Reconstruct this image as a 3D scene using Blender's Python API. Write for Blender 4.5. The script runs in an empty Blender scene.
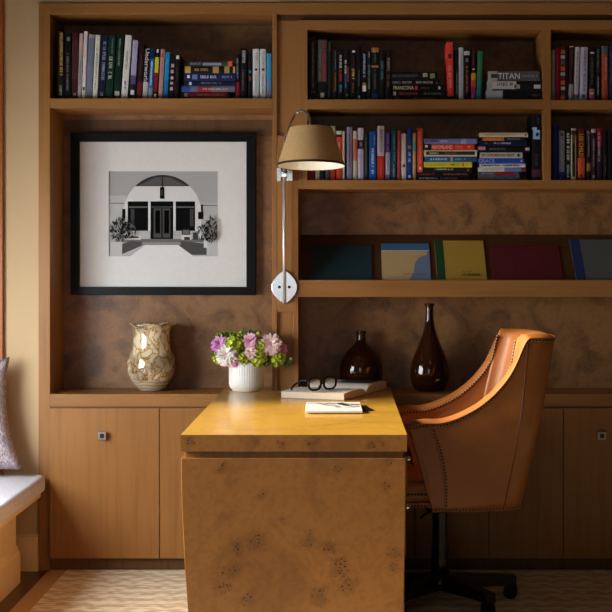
import bpy, bmesh, math, random
from mathutils import Vector, Matrix, Euler
random.seed(7)
S = bpy.context.scene
C = S.collection
F = 1363.0; CY = 5.8; CZ = 1.31          # focal length (px), camera distance from the bookcase face, camera height
def X(px, Y=0.0): return (px-344.0)*(CY+Y)/F
def Z(py, Y=0.0): return CZ-(py-263.0)*(CY+Y)/F
PI = math.pi

# ------------------------------------------------------------------ materials
def lin(h):
    h = h.lstrip('#'); r = []
    for i in (0, 2, 4):
        c = int(h[i:i+2], 16)/255.0
        r.append(c/12.92 if c <= 0.04045 else ((c+0.055)/1.055)**2.4)
    return (r[0], r[1], r[2], 1.0)
def base_mat(name):
    m = bpy.data.materials.new(name); m.use_nodes = True
    nt = m.node_tree; b = nt.nodes['Principled BSDF']
    return m, nt, b
_cache = {}
def plain(hexc, rough=0.5, metal=0.0, spec=0.5, coat=0.0):
    k = (hexc, rough, metal, spec, coat)
    if k in _cache: return _cache[k]
    m, nt, b = base_mat('plain_'+hexc.strip('#'))
    c = lin(hexc)
    n = nt.nodes.new('ShaderNodeTexNoise'); n.inputs['Scale'].default_value = 60; n.inputs['Detail'].default_value = 3
    tc = nt.nodes.new('ShaderNodeTexCoord'); nt.links.new(tc.outputs['Object'], n.inputs['Vector'])
    r = nt.nodes.new('ShaderNodeValToRGB'); cr = r.color_ramp
    cr.elements[0].position = 0.3; cr.elements[0].color = (c[0]*0.97, c[1]*0.97, c[2]*0.97, 1)
    cr.elements[1].position = 0.7; cr.elements[1].color = (min(1, c[0]*1.02), min(1, c[1]*1.02), min(1, c[2]*1.02), 1)
    nt.links.new(n.outputs['Fac'], r.inputs['Fac']); nt.links.new(r.outputs['Color'], b.inputs['Base Color'])
    b.inputs['Roughness'].default_value = rough; b.inputs['Metallic'].default_value = metal
    b.inputs['Specular IOR Level'].default_value = spec; b.inputs['Coat Weight'].default_value = coat
    _cache[k] = m
    return m
def ramp_node(nt, stops):
    r = nt.nodes.new('ShaderNodeValToRGB'); cr = r.color_ramp
    while len(cr.elements) < len(stops): cr.elements.new(0.5)
    for e, (p, c) in zip(cr.elements, stops):
        e.position = p; e.color = lin(c) if isinstance(c, str) else c
    return r
def wood(name, c1, c2, axis, rough=0.42, coat=0.05, scale=1.0):
    """straight grained veneer, axis = direction of the grain"""
    m, nt, b = base_mat(name)
    tc = nt.nodes.new('ShaderNodeTexCoord'); mp = nt.nodes.new('ShaderNodeMapping')
    sc = [26*scale]*3; sc[axis] = 1.1*scale; mp.inputs['Scale'].default_value = sc
    nt.links.new(tc.outputs['Object'], mp.inputs['Vector'])
    n = nt.nodes.new('ShaderNodeTexNoise'); n.inputs['Scale'].default_value = 1.6; n.inputs['Detail'].default_value = 8; n.inputs['Roughness'].default_value = 0.62
    n.inputs['Distortion'].default_value = 0.25
    nt.links.new(mp.outputs['Vector'], n.inputs['Vector'])
    r = ramp_node(nt, [(0.28, c2), (0.5, c1), (0.75, c1)])
    nt.links.new(n.outputs['Fac'], r.inputs['Fac'])
    n2 = nt.nodes.new('ShaderNodeTexNoise'); n2.inputs['Scale'].default_value = 2.2; n2.inputs['Detail'].default_value = 2
    nt.links.new(tc.outputs['Object'], n2.inputs['Vector'])
    mx = nt.nodes.new('ShaderNodeMix'); mx.data_type = 'RGBA'; mx.blend_type = 'MULTIPLY'
    r2 = ramp_node(nt, [(0.3, (0.82, 0.80, 0.78, 1)), (0.7, (1, 1, 1, 1))])
    nt.links.new(n2.outputs['Fac'], r2.inputs['Fac']); mx.inputs['Factor'].default_value = 0.8
    nt.links.new(r.outputs['Color'], mx.inputs[6]); nt.links.new(r2.outputs['Color'], mx.inputs[7])
    nt.links.new(mx.outputs[2], b.inputs['Base Color'])
    b.inputs['Roughness'].default_value = rough; b.inputs['Coat Weight'].default_value = coat; b.inputs['Coat Roughness'].default_value = 0.25
    b.inputs['Specular IOR Level'].default_value = 0.3
    bp = nt.nodes.new('ShaderNodeBump'); bp.inputs['Strength'].default_value = 0.05; bp.inputs['Distance'].default_value = 0.002
    nt.links.new(n.outputs['Fac'], bp.inputs['Height']); nt.links.new(bp.outputs['Normal'], b.inputs['Normal'])
    return m
def burl(name, c1, c2, knot, rough=0.35, coat=0.3, scale=1.0, knots=1.0, off=(0, 0, 0), centres=None):
    """swirling burl veneer with clusters of small dark eyes"""
    m, nt, b = base_mat(name); L = nt.links
    tc = nt.nodes.new('ShaderNodeTexCoord'); mp = nt.nodes.new('ShaderNodeMapping')
    mp.inputs['Scale'].default_value = (scale, scale, scale); mp.inputs['Location'].default_value = off
    L.new(tc.outputs['Object'], mp.inputs['Vector'])
    n = nt.nodes.new('ShaderNodeTexNoise'); n.inputs['Scale'].default_value = 3.4; n.inputs['Detail'].default_value = 7; n.inputs['Distortion'].default_value = 1.8; n.inputs['Roughness'].default_value = 0.55
    L.new(mp.outputs['Vector'], n.inputs['Vector'])
    r = ramp_node(nt, [(0.25, c2), (0.5, c1), (0.62, c1), (0.8, c2)])
    L.new(n.outputs['Fac'], r.inputs['Fac'])
    v = nt.nodes.new('ShaderNodeTexVoronoi'); v.inputs['Scale'].default_value = 120; v.inputs['Randomness'].default_value = 1
    d = nt.nodes.new('ShaderNodeVectorMath'); d.operation = 'ADD'
    nd = nt.nodes.new('ShaderNodeTexNoise'); nd.inputs['Scale'].default_value = 30
    sc = nt.nodes.new('ShaderNodeVectorMath'); sc.operation = 'SCALE'; sc.inputs['Scale'].default_value = 0.02
    L.new(mp.outputs['Vector'], nd.inputs['Vector']); L.new(nd.outputs['Color'], sc.inputs[0])
    L.new(mp.outputs['Vector'], d.inputs[0]); L.new(sc.outputs[0], d.inputs[1]); L.new(d.outputs[0], v.inputs['Vector'])
    vr = ramp_node(nt, [(0.18, (1, 1, 1, 1)), (0.36, (0, 0, 0, 1))]); L.new(v.outputs['Distance'], vr.inputs['Fac'])
    cl = nt.nodes.new('ShaderNodeTexNoise'); cl.inputs['Scale'].default_value = 8.0; cl.inputs['Detail'].default_value = 3.0
    L.new(mp.outputs['Vector'], cl.inputs['Vector'])
    clr = ramp_node(nt, [(0.54, (0, 0, 0, 1)), (0.66, (1, 1, 1, 1))]); L.new(cl.outputs['Fac'], clr.inputs['Fac'])
    clo = clr.outputs['Color']
    if centres:
        wob = nt.nodes.new('ShaderNodeTexNoise'); wob.inputs['Scale'].default_value = 22; wob.inputs['Detail'].default_value = 3; L.new(tc.outputs['Object'], wob.inputs['Vector'])
        ws = nt.nodes.new('ShaderNodeVectorMath'); ws.operation = 'SCALE'; ws.inputs['Scale'].default_value = 0.06; L.new(wob.outputs['Color'], ws.inputs[0])
        wa = nt.nodes.new('ShaderNodeVectorMath'); wa.operation = 'ADD'; L.new(tc.outputs['Object'], wa.inputs[0]); L.new(ws.outputs[0], wa.inputs[1])
        prev = None
        for (cx_, cy_, cz_, cr_) in centres:
            dn = nt.nodes.new('ShaderNodeVectorMath'); dn.operation = 'DISTANCE'; L.new(wa.outputs[0], dn.inputs[0]); dn.inputs[1].default_value = (cx_+.03, cy_+.03, cz_+.03)
            q = nt.nodes.new('ShaderNodeMapRange'); q.inputs[1].default_value = cr_; q.inputs[2].default_value = cr_*.45; L.new(dn.outputs['Value'], q.inputs[0])
            if prev is None: prev = q.outputs[0]
            else:
                mm = nt.nodes.new('ShaderNodeMath'); mm.operation = 'MAXIMUM'; L.new(prev, mm.inputs[0]); L.new(q.outputs[0], mm.inputs[1]); prev = mm.outputs[0]
        clo = prev
    mu = nt.nodes.new('ShaderNodeMath'); mu.operation = 'MULTIPLY'; L.new(vr.outputs['Color'], mu.inputs[0]); L.new(clo, mu.inputs[1])
    mk = nt.nodes.new('ShaderNodeMath'); mk.operation = 'MULTIPLY'; L.new(mu.outputs[0], mk.inputs[0]); mk.inputs[1].default_value = knots
    halo = nt.nodes.new('ShaderNodeMath'); halo.operation = 'MULTIPLY'; L.new(clo, halo.inputs[0]); halo.inputs[1].default_value = 0.28*knots
    m1 = nt.nodes.new('ShaderNodeMix'); m1.data_type = 'RGBA'; L.new(halo.outputs[0], m1.inputs['Factor']); L.new(r.outputs['Color'], m1.inputs[6]); m1.inputs[7].default_value = lin(knot)
    m2 = nt.nodes.new('ShaderNodeMix'); m2.data_type = 'RGBA'; L.new(mk.outputs[0], m2.inputs['Factor']); L.new(m1.outputs[2], m2.inputs[6]); m2.inputs[7].default_value = lin(knot)
    fl = nt.nodes.new('ShaderNodeTexNoise'); fl.inputs['Scale'].default_value = 70; fl.inputs['Detail'].default_value = 4; L.new(d.outputs[0], fl.inputs['Vector'])
    fr = ramp_node(nt, [(0.38, (0.72, 0.68, 0.64, 1)), (0.55, (1, 1, 1, 1)), (0.7, (1.0, 1.0, 1.0, 1))]); L.new(fl.outputs['Fac'], fr.inputs['Fac'])
    m3 = nt.nodes.new('ShaderNodeMix'); m3.data_type = 'RGBA'; m3.blend_type = 'MULTIPLY'; m3.inputs['Factor'].default_value = 0.45; L.new(m2.outputs[2], m3.inputs[6]); L.new(fr.outputs['Color'], m3.inputs[7])
    L.new(m3.outputs[2], b.inputs['Base Color'])
    b.inputs['Roughness'].default_value = rough; b.inputs['Coat Weight'].default_value = coat; b.inputs['Coat Roughness'].default_value = 0.12
    return m

M = {}
M['maple_v'] = wood('maple_vertical', '#9b6b38', '#895c2f', 2)
M['maple_h'] = wood('maple_horizontal', '#9b6b38', '#895c2f', 0)
M['maple_dark'] = wood('maple_dark', '#543520', '#402816', 0)
M['inside_shade'] = wood('cabinet_inside_shade', '#68482c', '#50341e', 2)  # darker maple tone for cabinet insides and for painted-in shade
M['burl_back'] = burl('burl_back_panel', '#8e6238', '#5a3a1c', '#24120a', 0.45, 0.03, 1.3, 1.0)
KN = [(130, 215, 16), (415, 215, 15), (535, 200, 14), (530, 262, 18), (215, 392, 26), (165, 410, 20), (335, 395, 22), (390, 410, 18), (545, 425, 22), (548, 460, 18), (150, 470, 28), (125, 505, 24), (415, 460, 28), (435, 500, 26), (195, 532, 24), (365, 530, 24), (282, 345, 12), (225, 285, 16), (50, 155, 14), (205, 155, 15), (275, 156, 15), (350, 152, 14), (490, 155, 10), (515, 157, 12), (620, 155, 14)]
sk = (CY-1.503)/F
KC = [(X(170+a/2.448, -1.503)+0.16, -1.503+0.8, Z(380+c/2.448, -1.503), r/2.448*sk*1.15) for a, c, r in KN]
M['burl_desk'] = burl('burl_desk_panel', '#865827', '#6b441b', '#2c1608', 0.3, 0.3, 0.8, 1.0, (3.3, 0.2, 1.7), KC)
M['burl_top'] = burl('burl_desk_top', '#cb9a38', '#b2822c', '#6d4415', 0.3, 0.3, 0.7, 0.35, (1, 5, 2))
M['floorwood'] = wood('dark_oak_floor', '#4a2b1a', '#331c10', 1, 0.35, 0.3, 0.7)
M['knobmetal'] = plain('#a8a49c', 0.3, 1.0)
M['knobdark'] = plain('#3c3a3a', 0.3, 1.0)
M['chrome'] = plain('#e4e4e6', 0.08, 1.0)
M['chrome_soft'] = plain('#d6d7d9', 0.22, 1.0)
M['black'] = plain('#050505', 0.4, 0, 0.2)
M['bronze'] = plain('#1c1411', 0.3, 0.3)
M['paint'] = plain('#e6c892', 0.6)
M['trimwood'] = wood('casing_wood', '#a35d28', '#864817', 2)
M['page'] = plain('#cfc4ae', 0.8)
M['white'] = plain('#e9e6df', 0.5)

# ------------------------------------------------------------------ mesh building
class MB:
    def __init__(s): s.v = []; s.f = []; s.mi = []; s.sm = []; s.mats = []
    def slot(s, m):
        if m not in s.mats: s.mats.append(m)
        return s.mats.index(m)
    def face(s, idx, m, sm=False): s.f.append(tuple(idx)); s.mi.append(s.slot(m)); s.sm.append(sm)
    def box(s, x0, x1, y0, y1, z0, z1, m):
        n = len(s.v)
        s.v += [(x0,y0,z0),(x1,y0,z0),(x1,y1,z0),(x0,y1,z0),(x0,y0,z1),(x1,y0,z1),(x1,y1,z1),(x0,y1,z1)]
        for q in ((0,3,2,1),(4,5,6,7),(0,1,5,4),(1,2,6,5),(2,3,7,6),(3,0,4,7)): s.face([n+i for i in q], m)
    def poly(s, pts, m, sm=False):
        n = len(s.v); s.v += [tuple(p) for p in pts]; s.face(range(n, n+len(pts)), m, sm)
    def prism(s, pts, d, m, sm=False):
        """pts: ring of 3D points, extruded by vector d"""
        n = len(s.v); k = len(pts); d = Vector(d)
        s.v += [tuple(p) for p in pts]+[tuple(Vector(p)+d) for p in pts]
        s.face(range(n, n+k), m); s.face(range(n+2*k-1, n+k-1, -1), m)
        for i in range(k): s.face((n+i, n+k+i, n+k+(i+1)%k, n+(i+1)%k), m, sm)
    def lathe(s, prof, m, c=(0,0,0), n=32, sm=True, capb=True, capt=False, mod=None):
        b = len(s.v)
        for j, (r, z) in enumerate(prof):
            for i in range(n):
                a = 2*PI*i/n; rr = r if mod is None else mod(r, z, a, j)
                if isinstance(rr, tuple): rr, zz = rr
                else: zz = z
                s.v.append((c[0]+rr*math.cos(a), c[1]+rr*math.sin(a), c[2]+zz))
        for j in range(len(prof)-1):
            for i in range(n):
                s.face((b+j*n+i, b+j*n+(i+1)%n, b+(j+1)*n+(i+1)%n, b+(j+1)*n+i), m, sm)
        if capb: s.face([b+i for i in range(n-1, -1, -1)], m)
        if capt: s.face([b+(len(prof)-1)*n+i for i in range(n)], m)
    def tube(s, pts, r, m, n=10, cap=True):
        b = len(s.v); pts = [Vector(p) for p in pts]; k = len(pts)
        up = Vector((0.13, 0.2, 1)).normalized(); prevn = None
        for i, p in enumerate(pts):
            t = (pts[min(i+1, k-1)]-pts[max(i-1, 0)]).normalized()
            if prevn is None: a = t.orthogonal().normalized()
            else:
                a = prevn-t*prevn.dot(t); a.normalize()
            prevn = a; bb = t.cross(a); rr = r[i] if isinstance(r, (list, tuple)) else r
            for j in range(n):
                q = 2*PI*j/n; s.v.append(tuple(p+(a*math.cos(q)+bb*math.sin(q))*rr))
        for i in range(k-1):
            for j in range(n): s.face((b+i*n+j, b+i*n+(j+1)%n, b+(i+1)*n+(j+1)%n, b+(i+1)*n+j), m, True)
        if cap:
            s.face([b+j for j in range(n-1, -1, -1)], m); s.face([b+(k-1)*n+j for j in range(n)], m)
    def ball(s, c, r, m, n=12, k=8, sx=1, sy=1, sz=1):
        b = len(s.v)
        for j in range(k+1):
            t = PI*j/k
            for i in range(n):
                a = 2*PI*i/n; s.v.append((c[0]+r*sx*math.sin(t)*math.cos(a), c[1]+r*sy*math.sin(t)*math.sin(a), c[2]+r*sz*math.cos(t)))
        for j in range(k):
            for i in range(n): s.face((b+j*n+i, b+(j+1)*n+i, b+(j+1)*n+(i+1)%n, b+j*n+(i+1)%n), m, True)
    def grid(s, rows, m, sm=True, closed=False):
        b = len(s.v); R = len(rows); K = len(rows[0])
        for r in rows: s.v += [tuple(p) for p in r]
        for i in range(R-1):
            for j in range(K if closed else K-1):
                j2 = (j+1) % K
                s.face((b+i*K+j, b+i*K+j2, b+(i+1)*K+j2, b+(i+1)*K+j), m, sm)
        return b, R, K
    def build(s, name, parent=None, bevel=0.0, seg=2, loc=None, solid=0.0, merge=False, fixn=False):
        me = bpy.data.meshes.new(name); me.from_pydata(s.v, [], s.f)
        for m in s.mats: me.materials.append(m)
        me.polygons.foreach_set('material_index', s.mi); me.polygons.foreach_set('use_smooth', s.sm)
        if merge or fixn:
            bm = bmesh.new(); bm.from_mesh(me)
            if merge: bmesh.ops.remove_doubles(bm, verts=bm.verts, dist=1e-5)
            bmesh.ops.recalc_face_normals(bm, faces=bm.faces); bm.to_mesh(me); bm.free()
        me.update()
        o = bpy.data.objects.new(name, me); C.objects.link(o)
        if parent is not None: o.parent = parent
        if loc: o.location = loc
        if solid:
            md = o.modifiers.new('solid', 'SOLIDIFY'); md.thickness = solid; md.offset = 0
        if bevel:
            md = o.modifiers.new('bevel', 'BEVEL'); md.width = bevel; md.segments = seg; md.limit_method = 'ANGLE'; md.angle_limit = math.radians(40)
            md.harden_normals = False
        return o
def tag(o, label, cat, group=None):
    o['label'] = label; o['category'] = cat
    if group: o['group'] = group
    return o
def thing(name, label, cat, loc=(0,0,0), rot=(0,0,0), group=None):
    o = bpy.data.objects.new(name, None); C.objects.link(o); o.empty_display_size = 0.05
    o.location = loc; o.rotation_euler = rot
    return tag(o, label, cat, group)
def struct(o): o['kind'] = 'structure'; return o
def one(name, x0, x1, y0, y1, z0, z1, m, parent=None, bevel=0.0):
    b = MB(); cx, cy, cz = (x0+x1)/2, (y0+y1)/2, (z0+z1)/2
    off = (0, 0, 0)
    b.box(x0, x1, y0, y1, z0, z1, m)
    return b.build(name, parent, bevel)
def lab(o, l): o['label'] = l; return o

# ------------------------------------------------------------------ the room
LW = -1.95
struct(one('floor', -2.2, 3.4, -7.2, 0.5, -0.06, 0.0, M['floorwood']))
def wallmat():
    m, nt, b = base_mat('cream_wall_paint')
    n = nt.nodes.new('ShaderNodeTexNoise'); n.inputs['Scale'].default_value = 3; n.inputs['Detail'].default_value = 4
    r = ramp_node(nt, [(0.3, '#b89c74'), (0.7, '#c4a880')]); nt.links.new(n.outputs['Fac'], r.inputs['Fac'])
    nt.links.new(r.outputs['Color'], b.inputs['Base Color']); b.inputs['Roughness'].default_value = 0.7
    return m
M['wall'] = wallmat()
b = MB(); b.box(-2.05, X(38.5)-0.001, 0.012, 0.42, 0, 2.6, M['wall']); b.box(X(38.5)-0.001, 3.4, 0.012, 0.42, Z(2.5), 2.6, M['wall']); b.box(X(38.5)-0.001, 3.4, 0.325, 0.42, 0, Z(2.5), M['wall'])
struct(b.build('wall_back'))
struct(one('ceiling', -2.05, 3.4, -7.2, 0.42, 2.6, 2.68, plain('#6b5540', .8)))
# left wall with the window over the bench
wy0, wy1, wz0, wz1 = -2.2, -0.67, 0.62, 2.5
b = MB()
b.box(-2.05, LW, -7.2, wy0, 0, 2.6, M['wall']); b.box(-2.05, LW, wy1, 0.012, 0, 2.6, M['wall'])
b.box(-2.05, LW, wy0, wy1, 0, wz0, M['wall']); b.box(-2.05, LW, wy0, wy1, wz1, 2.6, M['wall'])
struct(b.build('wall_left'))
win = bpy.data.objects.new('window_1', None); C.objects.link(win); struct(win)
b = MB(); fw = 0.05
b.box(-2.04, -1.96, wy0, wy0+fw, wz0, wz1, M['paint']); b.box(-2.04, -1.96, wy1-fw, wy1, wz0, wz1, M['paint'])
b.box(-2.04, -1.96, wy0+fw, wy1-fw, wz0, wz0+fw, M['paint']); b.box(-2.04, -1.96, wy0+fw, wy1-fw, wz1-fw, wz1, M['paint'])
b.build('window_frame', win)
m, nt, bs = base_mat('window_glass'); bs.inputs['Base Color'].default_value = (1, 1, 1, 1); bs.inputs['Alpha'].default_value = 0.08; bs.inputs['Roughness'].default_value = 0.02
M['pane'] = m
one('window_pane', -2.003, -1.997, wy0+fw, wy1-fw, wz0+fw, wz1-fw, M['pane'], win)
# wall behind the viewer with its window
b = MB(); b.box(-2.05, -1.4, -7.3, -7.2, 0, 2.6, M['wall']); b.box(.1, 3.4, -7.3, -7.2, 0, 2.6, M['wall']); b.box(-1.4, .1, -7.3, -7.2, 0, .65, M['wall']); b.box(-1.4, .1, -7.3, -7.2, 2.25, 2.6, M['wall'])
struct(b.build('wall_front'))
win = bpy.data.objects.new('window_2', None); C.objects.link(win); struct(win)
b = MB(); b.box(-1.4, -1.35, -7.29, -7.21, .65, 2.25, M['paint']); b.box(.05, .1, -7.29, -7.21, .65, 2.25, M['paint']); b.box(-.675, -.625, -7.29, -7.21, .7, 2.2, M['paint']); b.box(-1.35, .05, -7.29, -7.21, .65, .7, M['paint']); b.box(-1.35, .05, -7.29, -7.21, 2.2, 2.25, M['paint']); b.build('window_frame', win)
one('window_pane', -1.35, .05, -7.253, -7.247, .7, 2.2, M['pane'], win)
# casing and baseboard on the wall beside the bookcase
struct(one('trim_1', X(-34), X(3.5), -0.012, 0.011, 0.0, 2.6, M['trimwood'], None, 0.004))
b = MB(); prof = [(-0.012, 0), (-0.012, 0.125), (-0.008, 0.135), (-0.002, 0.146), (0.011, 0.153), (0.011, 0)]
b.prism([(X(3.8), y, z) for y, z in prof], (X(38.3)-X(3.8), 0, 0), M['paint'])
struct(b.build('baseboard_back', fixn=True))

# rug
def rugmat():
    m, nt, b = base_mat('ikat_rug'); L = nt.links
    tc = nt.nodes.new('ShaderNodeTexCoord'); sp = nt.nodes.new('ShaderNodeSeparateXYZ'); L.new(tc.outputs['Object'], sp.inputs[0])
    def mth(op, a, bb=None):
        n = nt.nodes.new('ShaderNodeMath'); n.operation = op
        if isinstance(a, (int, float)): n.inputs[0].default_value = a
        else: L.new(a, n.inputs[0])
        if bb is not None:
            if isinstance(bb, (int, float)): n.inputs[1].default_value = bb
            else: L.new(bb, n.inputs[1])
        return n.outputs[0]
    pp = mth('PINGPONG', sp.outputs['X'], 0.045)
    yy = mth('ADD', sp.outputs['Y'], mth('MULTIPLY', pp, 0.8))
    n = nt.nodes.new('ShaderNodeTexNoise'); n.inputs['Scale'].default_value = 14; n.inputs['Detail'].default_value = 5
    mp = nt.nodes.new('ShaderNodeMapping'); mp.inputs['Scale'].default_value = (0.5, 3, 1); L.new(tc.outputs['Object'], mp.inputs['Vector']); L.new(mp.outputs['Vector'], n.inputs['Vector'])
    yy = mth('ADD', yy, mth('MULTIPLY', n.outputs['Fac'], 0.2))
    w = mth('PINGPONG', yy, 0.05); w = mth('MULTIPLY', w, 20.0)
    r = ramp_node(nt, [(0.1, '#cbb48f'), (0.5, '#e0cfb0'), (0.9, '#eee3cd')]); L.new(w, r.inputs['Fac'])
    # border along the left edge
    bd = mth('LESS_THAN', sp.outputs['X'], X(50)+0.075)
    mx = nt.nodes.new('ShaderNodeMix'); mx.data_type = 'RGBA'; L.new(bd, mx.inputs['Factor']); L.new(r.outputs['Color'], mx.inputs[6]); mx.inputs[7].default_value = lin('#bf9c6c')
    L.new(mx.outputs[2], b.inputs['Base Color']); b.inputs['Roughness'].default_value = 0.95; b.inputs['Specular IOR Level'].default_value = 0.1
    bp = nt.nodes.new('ShaderNodeBump'); bp.inputs['Strength'].default_value = 0.3; bp.inputs['Distance'].default_value = 0.003
    nz = nt.nodes.new('ShaderNodeTexNoise'); nz.inputs['Scale'].default_value = 400; L.new(tc.outputs['Object'], nz.inputs['Vector']); L.new(nz.outputs['Fac'], bp.inputs['Height']); L.new(bp.outputs['Normal'], b.inputs['Normal'])
    return m
tag(one('rug', X(50), 2.6, -3.6, -0.012, 0.0, 0.008, rugmat(), None, 0.002), 'beige and brown zigzag patterned rug under the desk and chair', 'rug')

# ------------------------------------------------------------------ bookcases and cupboards
DP = 0.30; XR = X(711); XE = X(722)
FL = 0.0
bl = thing('bookcase', 'light wood built-in bookcase bay at the left, with one book shelf over a tall niche', 'bookcase', (X(160), 0.15, 0))
bl_in = Matrix.Translation(-Vector(bl.location))
def part(name, x0, x1, y0, y1, z0, z1, m, parent, bevel=0.0015):
    l = parent.location
    return one(name, x0-l.x, x1-l.x, y0-l.y, y1-l.y, z0-l.z, z1-l.z, m, parent, bevel)
ctop = Z(394); cbot = Z(406.8)
part('side_panel', X(38.5), X(50), 0, DP, 0, Z(3), M['maple_v'], bl)
part('side_panel', X(272.3), X(277), 0, DP, ctop, Z(14), M['maple_v'], bl)
part('top_rail', X(50), X(277), 0, DP, Z(14), Z(3), M['maple_h'], bl)
part('shelf', X(50), X(272.3), 0, DP-0.01, Z(108), Z(98.3), M['maple_h'], bl)
part('back_panel', X(50), X(277), DP-0.01, DP+0.01, ctop, Z(14), M['burl_back'], bl, 0)
part('seam_shade_strip', X(50), X(272.3), DP-0.013, DP-0.01, Z(136.5, .29), Z(120, .29), M['inside_shade'], bl, 0)  # veneer seam; the recess shadow above it is put into the darker colour

br = thing('bookcase', 'wide built-in bookcase bay at the right, with book shelves and a sloped display shelf', 'bookcase', (X(450), 0.15, 0))
part('top_rail', X(277), XE, -0.004, DP, Z(14), Z(3), M['maple_h'], br)
part('shadow_gap_strip', X(277), XE, 0.018, DP, Z(20), Z(14), M['maple_dark'], br, 0)  # recess below the top rail, its shadow put into the dark wood tone
part('top_panel', X(298), XE, 0, DP, Z(29.5), Z(20), M['maple_h'], br)
part('side_panel', X(298), X(307.5), 0, DP, Z(189), Z(29.5), M['maple_v'], br)
part('side_panel', X(293), X(298.3), 0, DP, ctop, Z(189), M['maple_v'], br)
part('side_panel', XR, XE, 0, DP, 0, Z(29.5), M['maple_v'], br)
part('divider', X(543), X(551), 0, DP-0.01, Z(180), Z(29.5), M['maple_v'], br)
part('shelf', X(307.5), X(543), 0, DP-0.01, Z(109), Z(99.3), M['maple_h'], br)
part('shelf', X(551), XR, 0, DP-0.01, Z(109), Z(100), M['maple_h'], br)
part('shelf', X(307.5), XR, 0, DP-0.01, Z(189), Z(180), M['maple_h'], br)
part('shelf', X(298.3), XR, 0, DP-0.01, Z(297), Z(280), M['maple_h'], br)
part('back_panel', X(293), XR, DP-0.01, DP+0.01, ctop, Z(29.5), M['burl_back'], br, 0)
# sloped board of the display shelf
b = MB(); l = br.location
pts = [(X(298.3), 0.075, Z(280)), (X(298.3), DP-0.012, Z(280)), (X(298.3), DP-0.012, Z(235, .28)), (X(298.3), DP-0.024, Z(235, .28))]
b.prism([Vector(p)-l for p in pts], (XR-X(298.3), 0, 0), M['maple_dark']); b.build('display_board', br, fixn=True)
# pilaster between the bays
part('pilaster', X(277), X(298), 0.016, DP, ctop, Z(20), M['maple_v'], br, 0)
part('pilaster_block', X(277.3), X(293), -0.001, 0.016, Z(312), Z(135.5), M['maple_v'], br, 0.001)
part('pilaster_block', X(293), X(298), -0.001, 0.016, Z(312), Z(135.5), M['maple_v'], br, 0.001)

ct = tag(one('countertop', X(50), XR, -0.002, DP-0.01, cbot, ctop, M['maple_h'], None, 0.002), 'light wood counter running along the bookcase above the cupboard doors', 'countertop')
def knob(px, py, door):
    b = MB(); x, z = X(px), Z(py); l = door.parent.location
    b.tube([(x-l.x, -0.0205-l.y, z-l.z), (x-l.x, -0.034-l.y, z-l.z)], 0.007, M['knobmetal'])
    s = 0.0175; b.box(x-s-l.x, x+s-l.x, -0.046-l.y, -0.034-l.y, z-s-l.z, z+s-l.z, M['knobmetal'])
    s = 0.009; b.box(x-s-l.x, x+s-l.x, -0.048-l.y, -0.0455-l.y, z-s-l.z, z+s-l.z, M['knobdark'])
    b.build('knob', door, 0.0015)
def base(name, label, x0, x1, doors, cx):
    x0 += .001; x1 -= .001
    t = thing(name, label, 'cupboard', (cx, 0.15, 0))
    part('body', x0, x1, 0.0, DP-0.01, 0.056, cbot, M['inside_shade'], t, 0)
    part('toe_kick', x0, x1, 0.004, 0.03, 0.0, 0.056, M['inside_shade'], t, 0)  # same wood as the doors, with its shade put into a darker colour
    for (a, c, k) in doors:
        g = 0.0016
        d = part('door', X(a)+g, X(c)-g, -0.020, 0.0, Z(557.5), Z(407.8), M['maple_v'], t, 0.0012)
        if k: knob(k, 434.5, d)
    return t
base('cupboard', 'light wood base cupboard under the left bay, square knob on its door', X(50), X(272.3), [(50.5, 160, 103.8), (160, 272, 216)], X(160))
base('cupboard', 'dark shaded run of base cupboards behind the leather chair', X(340), XR, [(340, 414.3, 377), (414.3, 488.5, 451), (488.5, 562.7, 526), (562.7, 637, 600), (637, 711, 674)], X(520))
part('pilaster', X(272.3), X(340), 0.0, DP, 0.0, cbot, M['maple_v'], br, 0)

# ------------------------------------------------------------------ window bench
t = thing('window_bench', 'cream painted window bench at the left edge of the picture', 'bench', (-1.6, -1.6, 0))
part('bench_body', LW+0.002, -1.345, -3.2, -0.21, 0, 0.318, M['paint'], t, 0.002)
part('seat_board', LW+0.002, -1.283, -3.2, -0.03, 0.318, 0.342, M['paint'], t, 0.004)
b = MB(); prof = [(0.018, 0), (0.018, 0.118), (0.012, 0.128), (0.010, 0.14), (0.0, 0.152), (0, 0)]
b.prism([(-1.3448+x+1.6, -3.2+1.6, z) for x, z in prof], (0, 2.99, 0), M['paint']); b.build('bench_baseboard', t, fixn=True)
def fabric(name, c1, c2, sc=220, rough=0.95):
    m, nt, b = base_mat(name); L = nt.links
    tc = nt.nodes.new('ShaderNodeTexCoord'); w = nt.nodes.new('ShaderNodeTexNoise'); w.inputs['Scale'].default_value = sc; w.inputs['Detail'].default_value = 3
    mp = nt.nodes.new('ShaderNodeMapping'); mp.inputs['Scale'].default_value = (1, 1, 0.35); L.new(tc.outputs['Object'], mp.inputs['Vector']); L.new(mp.outputs['Vector'], w.inputs['Vector'])
    r = ramp_node(nt, [(0.35, c1), (0.65, c2)]); L.new(w.outputs['Fac'], r.inputs['Fac']); L.new(r.outputs['Color'], b.inputs['Base Color'])
    b.inputs['Roughness'].default_value = rough; b.inputs['Specular IOR Level'].default_value = 0.15
    bp = nt.nodes.new('ShaderNodeBump'); bp.inputs['Strength'].default_value = 0.5; bp.inputs['Distance'].default_value = 0.003; L.new(w.outputs['Fac'], bp.inputs['Height']); L.new(bp.outputs['Normal'], b.inputs['Normal'])
    return m
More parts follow.
